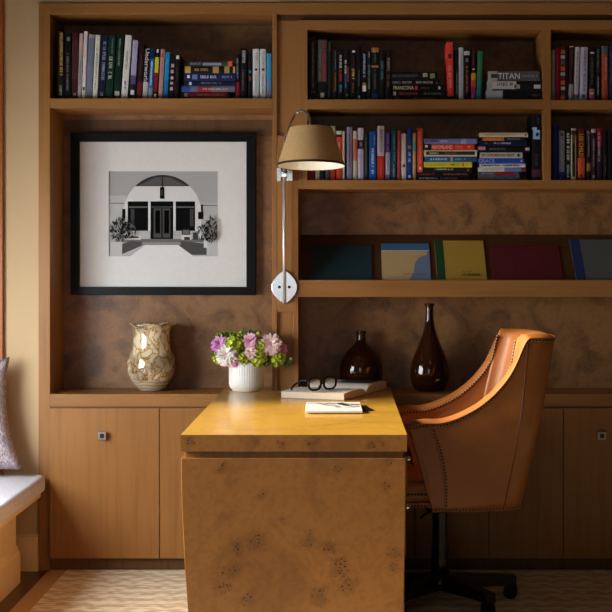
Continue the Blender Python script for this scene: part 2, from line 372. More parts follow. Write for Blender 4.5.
def softbox(x0, x1, y0, y1, z0, z1, r, m, crown=0.0, nx=16, ny=24):
    b = MB(); ring = []
    def prof(u0, u1, n, rr):
        out = []
        for i in range(n+1): out.append(u0+(u1-u0)*i/n)
        return out
    # stacked rounded-rectangle rings
    rows = []
    lv = [(0.0, -r), (0.0, -r*0.3)] 
    seq = []
    for a in range(0, 6): q = a/5*PI/2; seq.append((r*(1-math.sin(q)), z0+r*(1-math.cos(q))))
    for a in range(0, 6): q = a/5*PI/2; seq.append((r*(1-math.cos(q)), z1-r*(1-math.sin(q))))
    for k in (0.25, 0.6, 0.9): seq.append((r+k*(min(x1-x0, y1-y0)/2-r-0.01), z1+crown*k))
    for ins, z in seq:
        row = []; cr = 0.03+max(0, r-ins); 
        X0, X1, Y0, Y1 = x0+ins, x1-ins, y0+ins, y1-ins; cr = min(cr, (X1-X0)/2.01, (Y1-Y0)/2.01)
        for (cx, cy, a0) in ((X1-cr, Y1-cr, 0), (X0+cr, Y1-cr, 90), (X0+cr, Y0+cr, 180), (X1-cr, Y0+cr, 270)):
            for k in range(6):
                a = math.radians(a0+90*k/5); row.append((cx+cr*math.cos(a), cy+cr*math.sin(a), z))
        rows.append(row)
    bb, R, K = b.grid(rows, m, True, True)
    b.face([bb+i for i in range(K-1, -1, -1)], m); b.face([bb+(R-1)*K+i for i in range(K)], m, True)
    return b
M['benchfab'] = fabric('pale_grey_cushion_cloth', '#c4c2c8', '#dddce2', 160)
sb = softbox(LW+0.004, -1.26, -3.2, -0.008, 0.343, 0.414, 0.02, M['benchfab'], 0.012)
o = sb.build('seat_cushion'); tag(o, 'long pale grey cushion lying on the cream window bench', 'cushion')
M['pillowfab'] = fabric('lavender_grey_weave', '#85777a', '#c8bfc6', 200)
b = MB(); N = 24; rows_f = []; rows_b = []
hw = 0.238
def pil(u, v, sgn):
    au, av = abs(u), abs(v)
    px = u*hw*(1-0.19*(1-av**2)*0.9); pz = v*hw*(1-0.12*(1-au**2)*0.9)
    th = 0.075*((1-u**4)*(1-v**4))**0.5
    th += 0.004*math.sin(9*u+3*v)*(1-au)*(1-av)
    return (px, sgn*th, pz)
for i in range(N+1):
    u = -1+2*i/N
    rows_f.append([pil(u, -1+2*j/N, -1) for j in range(N+1)]); rows_b.append([pil(u, -1+2*j/N, 1) for j in range(N+1)])
b.grid(rows_f, M['pillowfab']); b.grid([r[::-1] for r in rows_b], M['pillowfab'])
o = b.build('throw_pillow', None, merge=True); o.location = (X(8, -.1)-0.196, -0.112, 0.424+0.225); o.rotation_euler = (math.radians(-6), math.radians(-8.5), 0)
tag(o, 'lavender grey woven throw pillow standing on the window bench cushion', 'pillow')

# ------------------------------------------------------------------ writing on spines
_txt = {}
def text_polys(s, bold=0.0):
    """flat letters as polygons, unit height 1 = font size"""
    if s in _txt: return _txt[s]
    cu = bpy.data.curves.new('lettering', 'FONT'); cu.body = s; cu.resolution_u = 2
    ob = bpy.data.objects.new('lettering', cu); C.objects.link(ob)
    bpy.context.view_layer.update(); dg = bpy.context.evaluated_depsgraph_get()
    me = bpy.data.meshes.new_from_object(ob.evaluated_get(dg))
    vs = [tuple(v.co) for v in me.vertices]; fs = [tuple(p.vertices) for p in me.polygons]
    bpy.data.objects.remove(ob); bpy.data.curves.remove(cu); bpy.data.meshes.remove(me)
    _txt[s] = (vs, fs); return _txt[s]
def put_text(mb, s, x0, x1, zc, h, y, m):
    vs, fs = text_polys(s)
    if not vs: return
    ax = min(v[0] for v in vs); bx = max(v[0] for v in vs); az = min(v[1] for v in vs); bz = max(v[1] for v in vs)
    sx = (x1-x0)/(bx-ax); sz = h/(bz-az); n = len(mb.v)
    mb.v += [(x0+(v[0]-ax)*sx, y, zc-h/2+(v[1]-az)*sz) for v in vs]
    for f in fs: mb.face([n+i for i in f], m)
def put_marks(mb, x0, x1, zc, h, y, m, rnd):
    """a line of small worn letter strokes, too small in the photo to read"""
    x = x0; w = h*0.62
    while x+w*0.8 < x1:
        if rnd.random() < 0.14: x += w*0.8; continue
        k = rnd.randint(0, 4); t = h*0.2
        def q(a, b_, c, d): mb.poly([(a, y, c), (b_, y, c), (b_, y, d), (a, y, d)], m)
        lo, hi = zc-h/2, zc+h/2
        q(x, x+t, lo, hi)
        if k in (0, 1): q(x+t, x+w*0.75, hi-t, hi)
        if k in (0, 2, 4): q(x+t, x+w*0.75, lo, lo+t)
        if k in (1, 3): q(x+t, x+w*0.7, zc-t/2, zc+t/2)
        if k in (3, 4): q(x+w*0.75-t, x+w*0.75, lo, hi)
        x += w
# a book: length along +x (title direction), thickness along +z, depth along +y, spine at y = 0
books = 0
def book(label, L, T, D, cover, bands=(), texts=(), group=None, name='book', paper='#cfc4ae', rough=0.45):
    global books; books += 1
    rnd = random.Random(books*13+5)
    root = thing(name, label, 'book', group=group)
    mc = plain(cover, rough, 0, .2); b = MB(); bt = min(0.0022, T*0.14); bu = min(0.0016, T*0.12)
    prof = []
    for k in range(7):
        q = k/6; prof.append((bu*(1-math.sin(PI*q)), T*q))       # rounded back
    b.prism([(0, y, z) for y, z in prof]+[(0, bu+0.004, T), (0, bu+0.004, 0)], (L, 0, 0), mc)
    b.box(0, L, bu+0.004, D, 0, bt, mc); b.box(0, L, bu+0.004, D, T-bt, T, mc)
    for (a, c, col) in bands:                                       # bands of other colour on the jacket
        mm = plain(col, rough, 0, .2)
        b.prism([(a*L, y-0.0003, z) for y, z in prof]+[(a*L, bu+0.0045, T+0.0002), (a*L, bu+0.0045, -0.0002)], ((c-a)*L, 0, 0), mm)
    b.build('cover', root)
    pg = MB(); i = 0.003; pg.box(i, L-i, bu+0.0045, D-0.003, bt, T-bt, plain(paper, 0.85)); pg.build('page_block', root)
    for (s, a, c, col, zc, hh) in texts:
        tb = MB(); mm = plain(col, 0.5); y = -0.0006; nm = 'emblem' if s in '#o' else 'title'
        if s == '#': tb.prism([(a*L, y, (zc-hh/2)*T), (c*L, y, (zc-hh/2)*T), (c*L, y, (zc+hh/2)*T), (a*L, y, (zc+hh/2)*T)], (0, 0.0004, 0), mm)
        elif s == 'o': tb.poly([((a*L+c*L)/2+math.cos(q*PI/6)*hh*T/2, y-0.0001, zc*T+math.sin(q*PI/6)*hh*T/2) for q in range(12)], mm)
        elif s == '*': put_marks(tb, a*L, c*L, zc*T, hh*T*.78, y-0.0002, mm, rnd)
        else: put_text(tb, s, a*L, c*L, zc*T, hh*T, y-0.0002, mm)
        if tb.v: tb.build(nm, root)
    return root
def standing(row_z, Ys, e, D=0.16, group=None):
    label, x0, x1, dx, yt, cover = e[:6]; bands = e[6] if len(e) > 6 else (); texts = e[7] if len(e) > 7 else ()
    zb = row_z if len(e) < 9 else row_z+e[8]
    zt = Z(yt, Ys); xl, xr = X(x0, Ys), X(x1, Ys); T = (xr-xl)*0.955; sh = X(dx+344, Ys); H = zt-zb
    th = math.atan2(sh, H); L = (H-T*abs(math.sin(th)))/math.cos(th)
    o = book(label, L, T, D, cover, bands, texts, group)
    zo = zb+(T*math.sin(th) if th > 0 else 0)+0.0004
    # top-left corner of the leaning spine
    o.rotation_euler = (0, PI/2+th, 0)
    o.location = (xl+L*math.sin(th), Ys+random.uniform(0, .006), zo+L*math.cos(th))
    return o
def lying(e, Ys, zb, group=None, D=0.16):
    """returns the top of the book"""
    label, x0, x1, y0, y1, cover = e[:6]; bands = e[6] if len(e) > 6 else (); texts = e[7] if len(e) > 7 else ()
    T = (y1-y0)*(CY+Ys)/F; L = X(x1, Ys)-X(x0, Ys)
    o = book(label, L, T-0.0004, D, cover, bands, texts, group); o.location = (X(x0, Ys), Ys, zb+0.0003)
    return zb+T
def T1(a, c, col, z=.5, h=.5, s='*'): return (s, a, c, col, z, h)

# upper shelf of the left bay.  label, foot left, foot right, lean, top, colour, bands, writing
zA = Z(98.3)
RA = [
 ('black book with gold lettering, first at the left end of the upper left shelf', 57.5, 63.8, 0, 31.5, '#15140f', (), [T1(.02, .68, '#c79a4c', .6, .6), T1(.8, .95, '#a08a5c')]),
 ('black book with thin grey title beside the gold-lettered black book', 64.2, 70.8, 0.4, 33, '#0e0d0f', (), [T1(.06, .12, '#777777', .6, .5, '#'), T1(.28, .88, '#7a737a', .5, .4)]),
 ('dark maroon book with a faint framed panel on its spine', 71.4, 77.6, 0.6, 32.5, '#43161a', [(.12, .70, '#5a2a2a')], [T1(.14, .68, '#3c1014', .5, .7, '#'), T1(.91, .97, '#bcb0a8', .5, .5)]),
 ('thin pinkish grey paperback leaning right, left of the tallest white book', 77.5, 81.2, 2, 33.5, '#a9a0a4', [(0, .33, '#c0a8a0')], [T1(.4, .8, '#7e7880', .5, .4)]),
 ('thin tall white book leaning right, tallest on the upper left shelf', 81.5, 85.2, 2.4, 31, '#d6d0d2', (), [T1(.82, .87, '#444444', .5, .6, '#')]),
 ('blue-grey hardback between the tall white book and the cream one', 85.7, 91.9, 2.9, 34.5, '#6f7690', [(0, .05, '#9aa0a4'), (.93, 1, '#8a8078')], ()),
 ('cream spined book with a fine grey title next to the navy one', 92.4, 97.2, 3.1, 35, '#dcdcce', (), [T1(.2, .85, '#84857c', .5, .35)]),
 ('navy book with large pale vertical title, leaning right', 98, 104.6, 3.8, 35, '#141a35', (), [T1(.1, .72, '#8c93b4', .55, .6), T1(.9, .97, '#a8a8b0', .5, .6)]),
 ('dark green book with a white title, just right of the navy book', 105.2, 112.6, 3.6, 35, '#0c3024', (), [T1(.05, .3, '#5f8878', .6, .3), T1(.34, .7, '#c2cabc', .5, .6)]),
 ('dark green book with a small emblem near its foot, left of the big cream book', 113.4, 120.2, 3.7, 35, '#0a251c', (), [T1(.06, .5, '#8aa094', .5, .35), T1(.88, .95, '#bfc4bc', .5, .7, '#')]),
 ('thick off-white book leaning right beside the green books', 121, 127.4, 4.5, 35, '#d9d8d2', (), [T1(.25, .55, '#8a8a88', .5, .4), T1(.72, .85, '#33548c', .5, .4)]),
 ('pale violet book whose lower spine fades to black', 129.4, 134.8, 3.4, 40, '#a6a2cc', [(.6, .75, '#5a507a'), (.75, 1, '#1c1826')], [T1(.85, .93, '#dddddd', .5, .7, '#')]),
 ('dark brown-red book right of the pale violet one', 136.4, 141.4, 3, 43.5, '#281014', [(.7, 1, '#6c1f24')], [T1(.2, .6, '#5a3a38', .5, .4)]),
 ('black and white book with a big chunky vertical title', 142, 147.2, 3.2, 48.5, '#151515', [(.68, 1, '#b8b4b0')], [T1(.0, .68, '#dcdad6', .5, .85, 'Underworld')]),
 ('slim blue book with white title and grey foot', 147.8, 152.2, 3, 48.5, '#12284e', [(.2, .78, '#1f5ba8'), (.78, 1, '#7c8ca0')], [T1(.24, .74, '#dfe6f0', .5, .5)]),
 ('slim black book with yellow patch over red', 153, 157, 2.7, 48.5, '#141214', [(.17, .48, '#c8be36'), (.48, .85, '#7c1f20')], [T1(.02, .08, '#cccccc', .5, .5, '#'), T1(.9, .97, '#d0b0a8', .5, .6, '#')]),
 ('dusty pink book leaning right near the bright blue one', 158, 162.2, 2.8, 49, '#b98a88', (), [T1(.08, .16, '#8c4c50', .5, .5, '#'), T1(.25, .6, '#a87474', .5, .3)]),
 ('bright sky-blue book at the end of the leaning left row', 163, 167.6, 2.4, 52, '#1f86c0', [(.6, 1, '#1b6ca8')], ()),
 ('black book with a column of small pink symbols', 168.4, 173.4, 2.2, 56, '#131113', (), [T1(.18, .26, '#c898a0', .5, .6, '#'), T1(.32, .40, '#c898a0', .5, .6, '#'), T1(.47, .54, '#d0a8ac', .5, .6, '#'), T1(.6, .66, '#c898a0', .5, .6, '#'), T1(.72, .8, '#c898a0', .5, .6, '#')]),
 ('black book with a pale skull-like mark at its top', 174, 178.4, 1.6, 54.5, '#121210', (), [T1(.02, .1, '#cfcfc8', .5, .7, '#'), T1(.3, .6, '#3c3a34', .5, .4)]),
 ('slim black book whose lower spine turns red, right of the lying stack', 235.4, 239.8, -0.3, 54, '#16161c', [(.62, 1, '#8c2030')], [T1(.1, .55, '#8890b0', .5, .5)]),
 ('tall black book with silver capitals at its top', 240.2, 246.8, 0.6, 48.5, '#101014', (), [T1(.04, .34, '#b0b0b4', .5, .6), T1(.42, .85, '#6c6c70', .4, .3)]),
 ('dark slim book with teal and orange flecks', 248, 251.9, 0, 53, '#17141a', (), [T1(.38, .43, '#2c8c98', .5, .6, '#'), T1(.5, .6, '#a4442c', .5, .4, '#')]),
 ('white book with a black dot mark, left one of the white pair', 252.7, 259, 0, 49, '#ccd0d4', (), [T1(.08, .35, '#9aa0a4', .6, .4), ('o', .4, .42, '#151515', .55, .45), T1(.5, .9, '#90969c', .5, .35)]),
 ('white book with a black dot mark, right one of the white pair', 259.7, 266, 0, 49, '#c4c8ce', (), [T1(.08, .35, '#9aa0a4', .6, .4), ('o', .4, .42, '#151515', .55, .45), T1(.5, .9, '#90969c', .5, .35)]),
 ('light blue book fading to mauve, right end of the left bay shelf', 266.6, 271.6, 0, 53.5, '#3f97c8', [(.55, .78, '#5c86b4'), (.78, 1, '#7d7a94')], ()),
]
for e in RA: standing(zA, 0.03, e, group='books standing in the left bay')
def stack(lst, Ys, zb, group):
    z = zb
    for e in lst:                                   # bottom first
        z = lying(e, Ys, z, group)
stack([
 ('black and dark red book at the bottom of the left bay stack', 180.5, 229, 91, 98.3, '#241010', [(.12, .95, '#671c20')], [T1(.35, .9, '#a04c40', .6, .35), T1(.08, .14, '#788068', .6, .5, '#')]),
 ('book with blue, red and grey spine, second from the bottom of the left bay stack', 181.5, 235, 85.4, 91, '#606a8c', [(0, .16, '#28509c'), (.3, .55, '#98323c'), (.55, 1, '#6c6672')], [T1(.4, .9, '#c8b8b8', .5, .4)]),
 ('thin navy book with small white mark under the indigo book', 184, 235, 80, 85.4, '#111c33', (), [T1(.1, .15, '#c0c8e0', .5, .6, '#'), T1(.3, .75, '#6b7898', .6, .4)]),
 ('indigo book with white capitals in the middle of the left bay stack', 184, 235.5, 72.2, 80, '#1c2450', (), [T1(.06, .11, '#e0e0e8', .55, .4, '#'), T1(.16, .26, '#6470b8', .5, .6, '#'), T1(.32, .66, '#c4cae0', .5, .45), T1(.74, .95, '#7c86b4', .5, .4)]),
 ('black book with gold picture squares, second from the top of the left bay stack', 184.5, 235, 65.5, 72.2, '#18140f', [(.01, .12, '#b89a50'), (.56, .68, '#b0904c'), (.79, .89, '#a88c50'), (.96, 1, '#b89a50')], [T1(.2, .5, '#a8884c', .5, .5)]),
 ('grey and black book with orange end, top of the left bay stack', 188, 232.5, 60, 65.5, '#2c2c30', [(.9, 1, '#d0603a'), (.78, .9, '#2c4c34')], [T1(.05, .3, '#808486', .5, .5), T1(.33, .75, '#8890a0', .4, .5, '#')]),
], 0.03, zA, 'books lying in the left bay stack')
zB = Z(99.3)
RB = [
 ('tall black book with slender coloured title, first in the middle bay top row', 309.6, 317, 0, 37, '#0e0d0d', (), [T1(.08, .8, '#8c7c4c', .45, .3), T1(.86, .93, '#5c5854', .5, .8)]),
 ('tall black book with red and grey lettered panel', 317.6, 327.2, 0, 39, '#121110', [(.02, .7, '#4a4340')], [T1(.03, .69, '#a23a42', .7, .45), T1(.03, .69, '#84786a', .25, .3), T1(.88, .96, '#a8a49c', .5, .4, '#')]),
 ('thin charcoal book in shade after the red and grey lettered one', 327.8, 331.8, 0, 41, '#1d1b18', (), [T1(.02, .2, '#605438', .5, .4)]),
 ('dark slim book with grey above and dull orange below', 332.4, 337.4, 0, 50, '#16181a', (), [T1(.02, .4, '#6c7c80', .6, .3), T1(.44, .85, '#94602c', .6, .4)]),
 ('black book with white, red and teal letters', 338, 343.4, 0, 49, '#101012', (), [T1(.12, .38, '#d0d0d0', .5, .5), T1(.41, .65, '#a8381f', .5, .6), T1(.68, .85, '#4f8c98', .5, .5)]),
 ('black book with white, red and blue letters', 344, 349.8, 0, 49, '#101014', (), [T1(.2, .5, '#dcdcdc', .3, .4), T1(.35, .65, '#b0342c', .75, .4), T1(.5, .78, '#2f78b4', .3, .4), T1(.88, .94, '#888888', .5, .5)]),
 ('black book with gold script and brown foot', 350.4, 356.2, 0, 49.5, '#121014', (), [T1(.02, .06, '#d4d4d4', .6, .5, '#'), T1(.14, .34, '#5c3844', .6, .3), T1(.38, .62, '#d0ac5c', .5, .6), T1(.66, .88, '#82482c', .5, .4)]),
 ('plain black book with a small silver emblem at its foot', 356.8, 361.4, 0, 46, '#0e0e10', (), [T1(.45, .75, '#6c6a78', .5, .3), T1(.92, .97, '#aaaaaa', .5, .4, '#')]),
 ('black book with white capitals and a white bottle-like mark', 361.8, 367, 0, 52, '#0f0f14', (), [T1(.04, .55, '#b4b8dc', .5, .5), T1(.64, .7, '#b06c40', .5, .7, '#'), T1(.7, .82, '#dcdcdc', .5, .7, '#')]),
 ('dark grey-green book with pale fine title', 367.4, 371, 0, 50, '#1a201e', (), [T1(.04, .15, '#98a09c', .5, .5), T1(.3, .8, '#8a988c', .5, .5)]),
 ('black book with two orange bands and blue foot', 371.4, 379, 0, 47.5, '#151416', [(0, .09, '#a8683a'), (.34, .38, '#a8783c'), (.88, 1, '#1f3c74')], [T1(.12, .3, '#6c6c6c', .5, .2), T1(.42, .8, '#70706c', .5, .2)]),
 ('black book with faint teal title beside the orange-banded one', 379.4, 384.8, 0, 50, '#121618', (), [T1(.22, .6, '#4c7a80', .5, .6)]),
 ('black and maroon book at the right end of the dark row', 385.4, 390.8, 0.8, 49.5, '#1c1012', (), [T1(.12, .45, '#8a8284', .5, .6), T1(.5, .75, '#6c4c3c', .5, .6)]),
]
for e in RB: standing(zB, 0.03, e, group='books standing on the middle bay top shelf')
stack([
 ('thin black book at the bottom of the short dark stack', 391.6, 455, 95.5, 99.3, '#0d0d0d', (), [T1(.05, .12, '#555555', .5, .6), T1(.35, .7, '#48484c', .5, .5)]),
 ('black book with red and green letters, second from the bottom of the short dark stack', 392.4, 445, 90, 95.5, '#100f10', (), [T1(.02, .07, '#aaaaaa', .5, .7, '#'), T1(.1, .54, '#9c3434', .5, .6), T1(.6, .95, '#4c7c50', .5, .5)]),
 ('black book with bold pale title in the middle of the short dark stack', 392, 443.5, 84, 90, '#0f0e10', (), [T1(.03, .42, '#d8d0b4', .5, .62, 'FRANCONA'), T1(.44, .5, '#a83c48', .5, .7, '#'), T1(.55, .75, '#50505a', .5, .4), T1(.9, .94, '#d0d0d0', .5, .5, '#')]),
 ('black book with grey capitals, second from the top of the short dark stack', 391.6, 440.5, 79, 84, '#101012', (), [T1(.02, .42, '#8c8c94', .5, .6), T1(.5, .85, '#a0a0a4', .5, .6), T1(.92, .95, '#888888', .5, .6)]),
 ('black book with a gold emblem at its right end, top of the short dark stack', 391.6, 437.5, 71, 79, '#141416', (), [T1(.02, .6, '#505058', .5, .4), T1(.68, .78, '#a8a484', .6, .5, '#'), T1(.84, .94, '#8c9068', .5, .6, '#')]),
], 0.03, zB, 'books lying in the short dark stack')
RD = [
 ('tall coral red book standing between dark stack and slim books', 447.4, 454, -1, 42, '#e0433a', (), [T1(.22, .3, '#3c1c3c', .5, .55, '#'), T1(.44, .84, '#f0b0a0', .5, .5)], (99.3-95.5)*.00428),
 ('thin black book beside the coral red one', 455.6, 458.4, 0, 49, '#101314', (), [T1(.45, .9, '#8a9494', .5, .5)]),
 ('pale silver-blue slim book on the middle bay top shelf', 458.8, 463.6, 0, 47.5, '#b4bccc', (), [T1(.1, .8, '#98a2b8', .5, .3)]),
 ('black book with white block at top and rust lettering', 464.2, 470.2, 0, 50, '#161214', [(.02, .1, '#b9bcc0')], [T1(.14, .26, '#a8a8ac', .5, .5), T1(.32, .88, '#ae5438', .5, .5)]),
 ('black book with lower half fading orange to purple', 471.2, 475.8, 0.3, 49, '#181014', [(.47, .6, '#d8963c'), (.6, .75, '#c8482c'), (.75, .88, '#98286c'), (.88, .97, '#7c4c98')], [T1(.02, .34, '#9c2c30', .5, .5), T1(.38, .41, '#cccccc', .5, .5, '#')]),
 ('green and teal book leaning right near the white lettered stack', 476.2, 481.2, 1.8, 51, '#2e7a5c', [(.6, 1, '#27787c')], [T1(.2, .5, '#7c8c54', .5, .3)]),
]
for e in RD: standing(zB, 0.03, e, group='books standing near the coral red book')
stack([
 ('black book with white block at its left end, bottom of the three thick books', 485.8, 542, 89.7, 99.3, '#15151a', [(0, .3, '#b4b4b8')], [T1(.82, .95, '#48484c', .5, .3)]),
 ('black and white torn-look book, middle of the stack of three thick books', 487, 541.6, 80, 89.7, '#17171b', [(.0, .1, '#a8a8ac')], [T1(.1, .54, '#c0c0c4', .55, .8, '#'), T1(.16, .5, '#17171b', .65, .4), T1(.5, .6, '#a8a8a8', .4, .4, '#'), T1(.86, .98, '#c4c4c8', .4, .4, '#')]),
 ('grey book with large white capitals, top of the stack of three thick books', 487.8, 541, 70, 79.7, '#56565c', [(0, .18, '#a8a8ac'), (.97, 1, '#202024')], [T1(.06, .18, '#26262a', .5, .4, '#'), T1(.19, .6, '#e0e0e0', .5, .6, 'TITAN'), T1(.63, .95, '#8c8c90', .5, .3)]),
], 0.03, zB, 'thick books lying in the stack of three')
zF = Z(100)
RF = [
 ('slim grey book, first at the left of the right bay upper row', 551.8, 555.4, 0, 50, '#8f8c88', (), [T1(.9, .95, '#303030', .5, .5, '#')]),
 ('crimson book on the right bay upper row', 556, 560, 0, 48, '#a81838', (), [T1(.15, .6, '#c04860', .5, .25)]),
 ('book with a patchwork spine of orange and white squares', 560.8, 565.6, 0, 46, '#5a2c30', [(.07, .14, '#d46c50'), (.17, .23, '#c4c0b0'), (.26, .33, '#6c5c60'), (.37, .45, '#d0684c'), (.48, .54, '#c0bca8'), (.63, .7, '#dc7040'), (.74, .8, '#b8b8a4'), (.9, 1, '#d47440')], ()),
 ('thin black book right of the patchwork spine', 566.2, 568.4, 0, 48.5, '#15161a', (), ()),
 ('dark maroon book with lilac foot', 568.8, 573.2, 0.8, 46, '#381618', [(0, .02, '#b8b0ac'), (.7, 1, '#9c86a4')], [T1(.08, .4, '#7c5050', .6, .35)]),
 ('narrow white book leaning right with grey foot', 573.8, 578.4, 1.8, 46.8, '#c4c4cc', [(.88, .96, '#4c5468')], [T1(.1, .85, '#74747c', .5, .4)]),
 ('wide lilac-white book beside the narrow white one', 580, 587.2, 1, 47, '#b2b2ca', (), [T1(.04, .85, '#64647c', .6, .4), T1(.88, .96, '#4c4c5c', .5, .5, '#')]),
 ('black book with a dusty pink block at its foot', 589.2, 594.8, 0.5, 49, '#17171a', [(.77, 1, '#a85c64')], [T1(.06, .09, '#cccccc', .5, .7, '#'), T1(.16, .7, '#545458', .5, .6), T1(.84, .87, '#dcc0c0', .5, .7, '#')]),
 ('black book with olive and white title', 596, 600.8, 0, 47, '#131313', (), [T1(.04, .45, '#7c8c3c', .5, .5), T1(.55, .9, '#b4b4b0', .5, .35)]),
 ('rust orange book with grey-blue top', 602, 608, 0, 46, '#a84c34', [(0, .15, '#5c5c6c')], [T1(.2, .65, '#d8a890', .65, .3)]),
 ('dark purple book cut by the right edge of the picture, upper row', 609, 615, 0, 46, '#25223c', (), [T1(.1, .7, '#6c6c8c', .5, .4)]),
]
for e in RF: standing(zF, 0.03, e, group='books on the right bay upper shelf')
zG = Z(180)
RG = [
 ('red book mostly hidden by the lampshade, nearest the pilaster', 308.6, 314.4, 0, 131, '#b03424', (), ()),
 ('cream book mostly hidden by the lampshade', 315, 319.8, 0, 130, '#b8a888', (), ()),
 ('black book mostly hidden by the lampshade', 320.4, 325.2, 0, 130, '#16181a', (), ()),
 ('grey book mostly hidden by the lampshade', 325.8, 329.8, 0, 130, '#4a4444', (), ()),
 ('olive-topped book just right of the lampshade top', 330.4, 335.6, 0, 126, '#a03024', [(0, .45, '#9a9068')], ()),
 ('red book with white and black top beside the lampshade', 336.4, 342, 0, 131, '#c04030', [(0, .07, '#c0bcb0'), (.07, .12, '#20201e')], [T1(.2, .5, '#e0a898', .5, .4)]),
 ('thin cream book next to the purple one', 342.6, 344.8, 0, 131, '#b8b094', (), ()),
 ('muted purple book with dark vertical title', 346.8, 352.4, 0, 127, '#7e7694', (), [T1(.12, .75, '#3a3450', .5, .35)]),
 ('cream and coral slim book beside the muted purple one', 353.2, 357.2, 0, 131, '#b8ae90', [(.16, .6, '#b8745c')], [T1(.2, .5, '#c84838', .5, .5)]),
 ('pale lilac book with dark picture block', 357.8, 363.6, 0, 128, '#b8aec8', [(.23, .4, '#2c2030')], [T1(.5, .9, '#968cae', .5, .4), T1(.27, .35, '#8c6c7c', .6, .4, '#')]),
 ('thin dark green book with grey letters', 364.4, 368, 0, 132, '#26302a', (), [T1(.1, .9, '#68706a', .5, .4)]),
 ('cobalt blue book with white slanted title', 369.2, 376.4, 0, 131.5, '#12509c', (), [T1(.06, .3, '#90b0d4', .75, .25), T1(.32, .92, '#d0dcec', .5, .45)]),
 ('tall book, white above and red below', 377.4, 384.6, 0, 126, '#b9b2be', [(.55, 1, '#b02c20')], [T1(.06, .5, '#7c7484', .55, .5), T1(.62, .95, '#cc5c48', .5, .3)]),
 ('slim book, purple above and lilac-white below', 385.6, 390.2, 0, 132, '#483080', [(.42, .88, '#a8a0bc'), (.88, 1, '#6c6484')], [T1(.05, .4, '#8c78a8', .5, .5), T1(.46, .85, '#746c8c', .5, .4)]),
 ('dark teal book with pale vertical title', 391.2, 396.6, 0, 128.5, '#0f3a48', (), [T1(.06, .65, '#38a0a8', .6, .45), T1(.68, .95, '#8ca0b8', .5, .4)]),
 ('rose red narrow book beside the dark teal one', 397.2, 400.8, 0, 130.5, '#b0404c', (), ()),
 ('ivory book with a small dark emblem low on its spine', 401.6, 406.4, 0, 133.5, '#c6c0b2', (), [T1(.66, .72, '#303030', .5, .5, '#')]),
 ('royal blue book with round tan picture', 407, 412.4, 0, 128, '#1c3480', (), [('o', .35, .38, '#a08458', .5, .7), T1(.08, .3, '#50689c', .5, .3), T1(.46, .66, '#b0c0e0', .5, .55), T1(.9, .95, '#d0d8e8', .5, .4, '#')]),
 ('tan book with teal patch near its top', 412.9, 416.2, 0, 133, '#bc9460', [(.18, .38, '#5c9c94')], ()),
 ('orange-red book standing on top of two thin lying books', 417.4, 423.2, 0, 128.5, '#cc4430', (), [T1(.08, .8, '#e8a890', .5, .4), T1(.88, .95, '#e0c0b0', .5, .4, '#')], 8.2*.00428),
]
for e in RG: standing(zG, 0.03, e, group='books standing on the middle bay lower shelf')
stack([
 ('dark navy book with white letters, bottom of the mixed stack beside the orange-red book', 416.8, 469, 175.9, 180, '#17162c', (), [T1(.05, .4, '#b8b8c4', .5, .55), T1(.45, .8, '#6c6a7c', .5, .5)]),
 ('thin black book with rust letters, second from the bottom of the mixed stack', 416.8, 470.5, 171.8, 175.9, '#161012', (), [T1(.04, .35, '#8c3c30', .5, .6), T1(.5, .95, '#a04c34', .5, .5)]),
 ('black book with small white title under the yellow book', 424.4, 472, 167, 171.8, '#161a22', (), [T1(.22, .62, '#c0c4c4', .6, .4), T1(.9, .93, '#c04030', .5, .4, '#')]),
 ('yellow book in the mixed stack', 424, 472, 161.5, 167, '#c8c02c', (), [T1(.03, .48, '#a09c2c', .5, .4), T1(.54, .74, '#3c4c20', .5, .4), T1(.8, .83, '#b0402c', .5, .6, '#'), T1(.9, .96, '#8c8c30', .5, .4)]),
 ('medium blue book above the yellow one', 424.8, 476.5, 156, 161.5, '#205a9c', [(.7, 1, '#274c74')], [T1(.1, .44, '#b8d4f0', .5, .45), T1(.5, .54, '#d09050', .5, .7, '#'), T1(.58, .8, '#78a0b0', .5, .4)]),
 ('cream book with a long black title panel in the mixed stack', 424, 477, 149.6, 156, '#c8c4a4', (), [T1(.04, .96, '#15130f', .5, .55, '#'), ('*', .1, .28, '#c8c4a4', .5, .35), ('*', .38, .62, '#a04c28', .5, .3)]),
 ('red book with white capitals, second from the top of the mixed stack', 424.4, 474.5, 143.4, 149.6, '#d03c28', [(0, .14, '#1c1c1c')], [('o', .03, .05, '#e8d8d0', .6, .5), T1(.15, .56, '#f0d8cc', .5, .6, 'NIXONLAND'), T1(.62, .78, '#e08c30', .5, .5), T1(.86, .95, '#e8a898', .5, .4)]),
 ('lilac-blue book, top of the mixed stack', 424, 477, 138.3, 143.4, '#707ab8', [(.7, .8, '#98a0cc')], [T1(.02, .28, '#4c5890', .5, .5), T1(.3, .48, '#d0d4ec', .5, .4)]),
], 0.03, zG, 'books lying in the mixed colour stack')
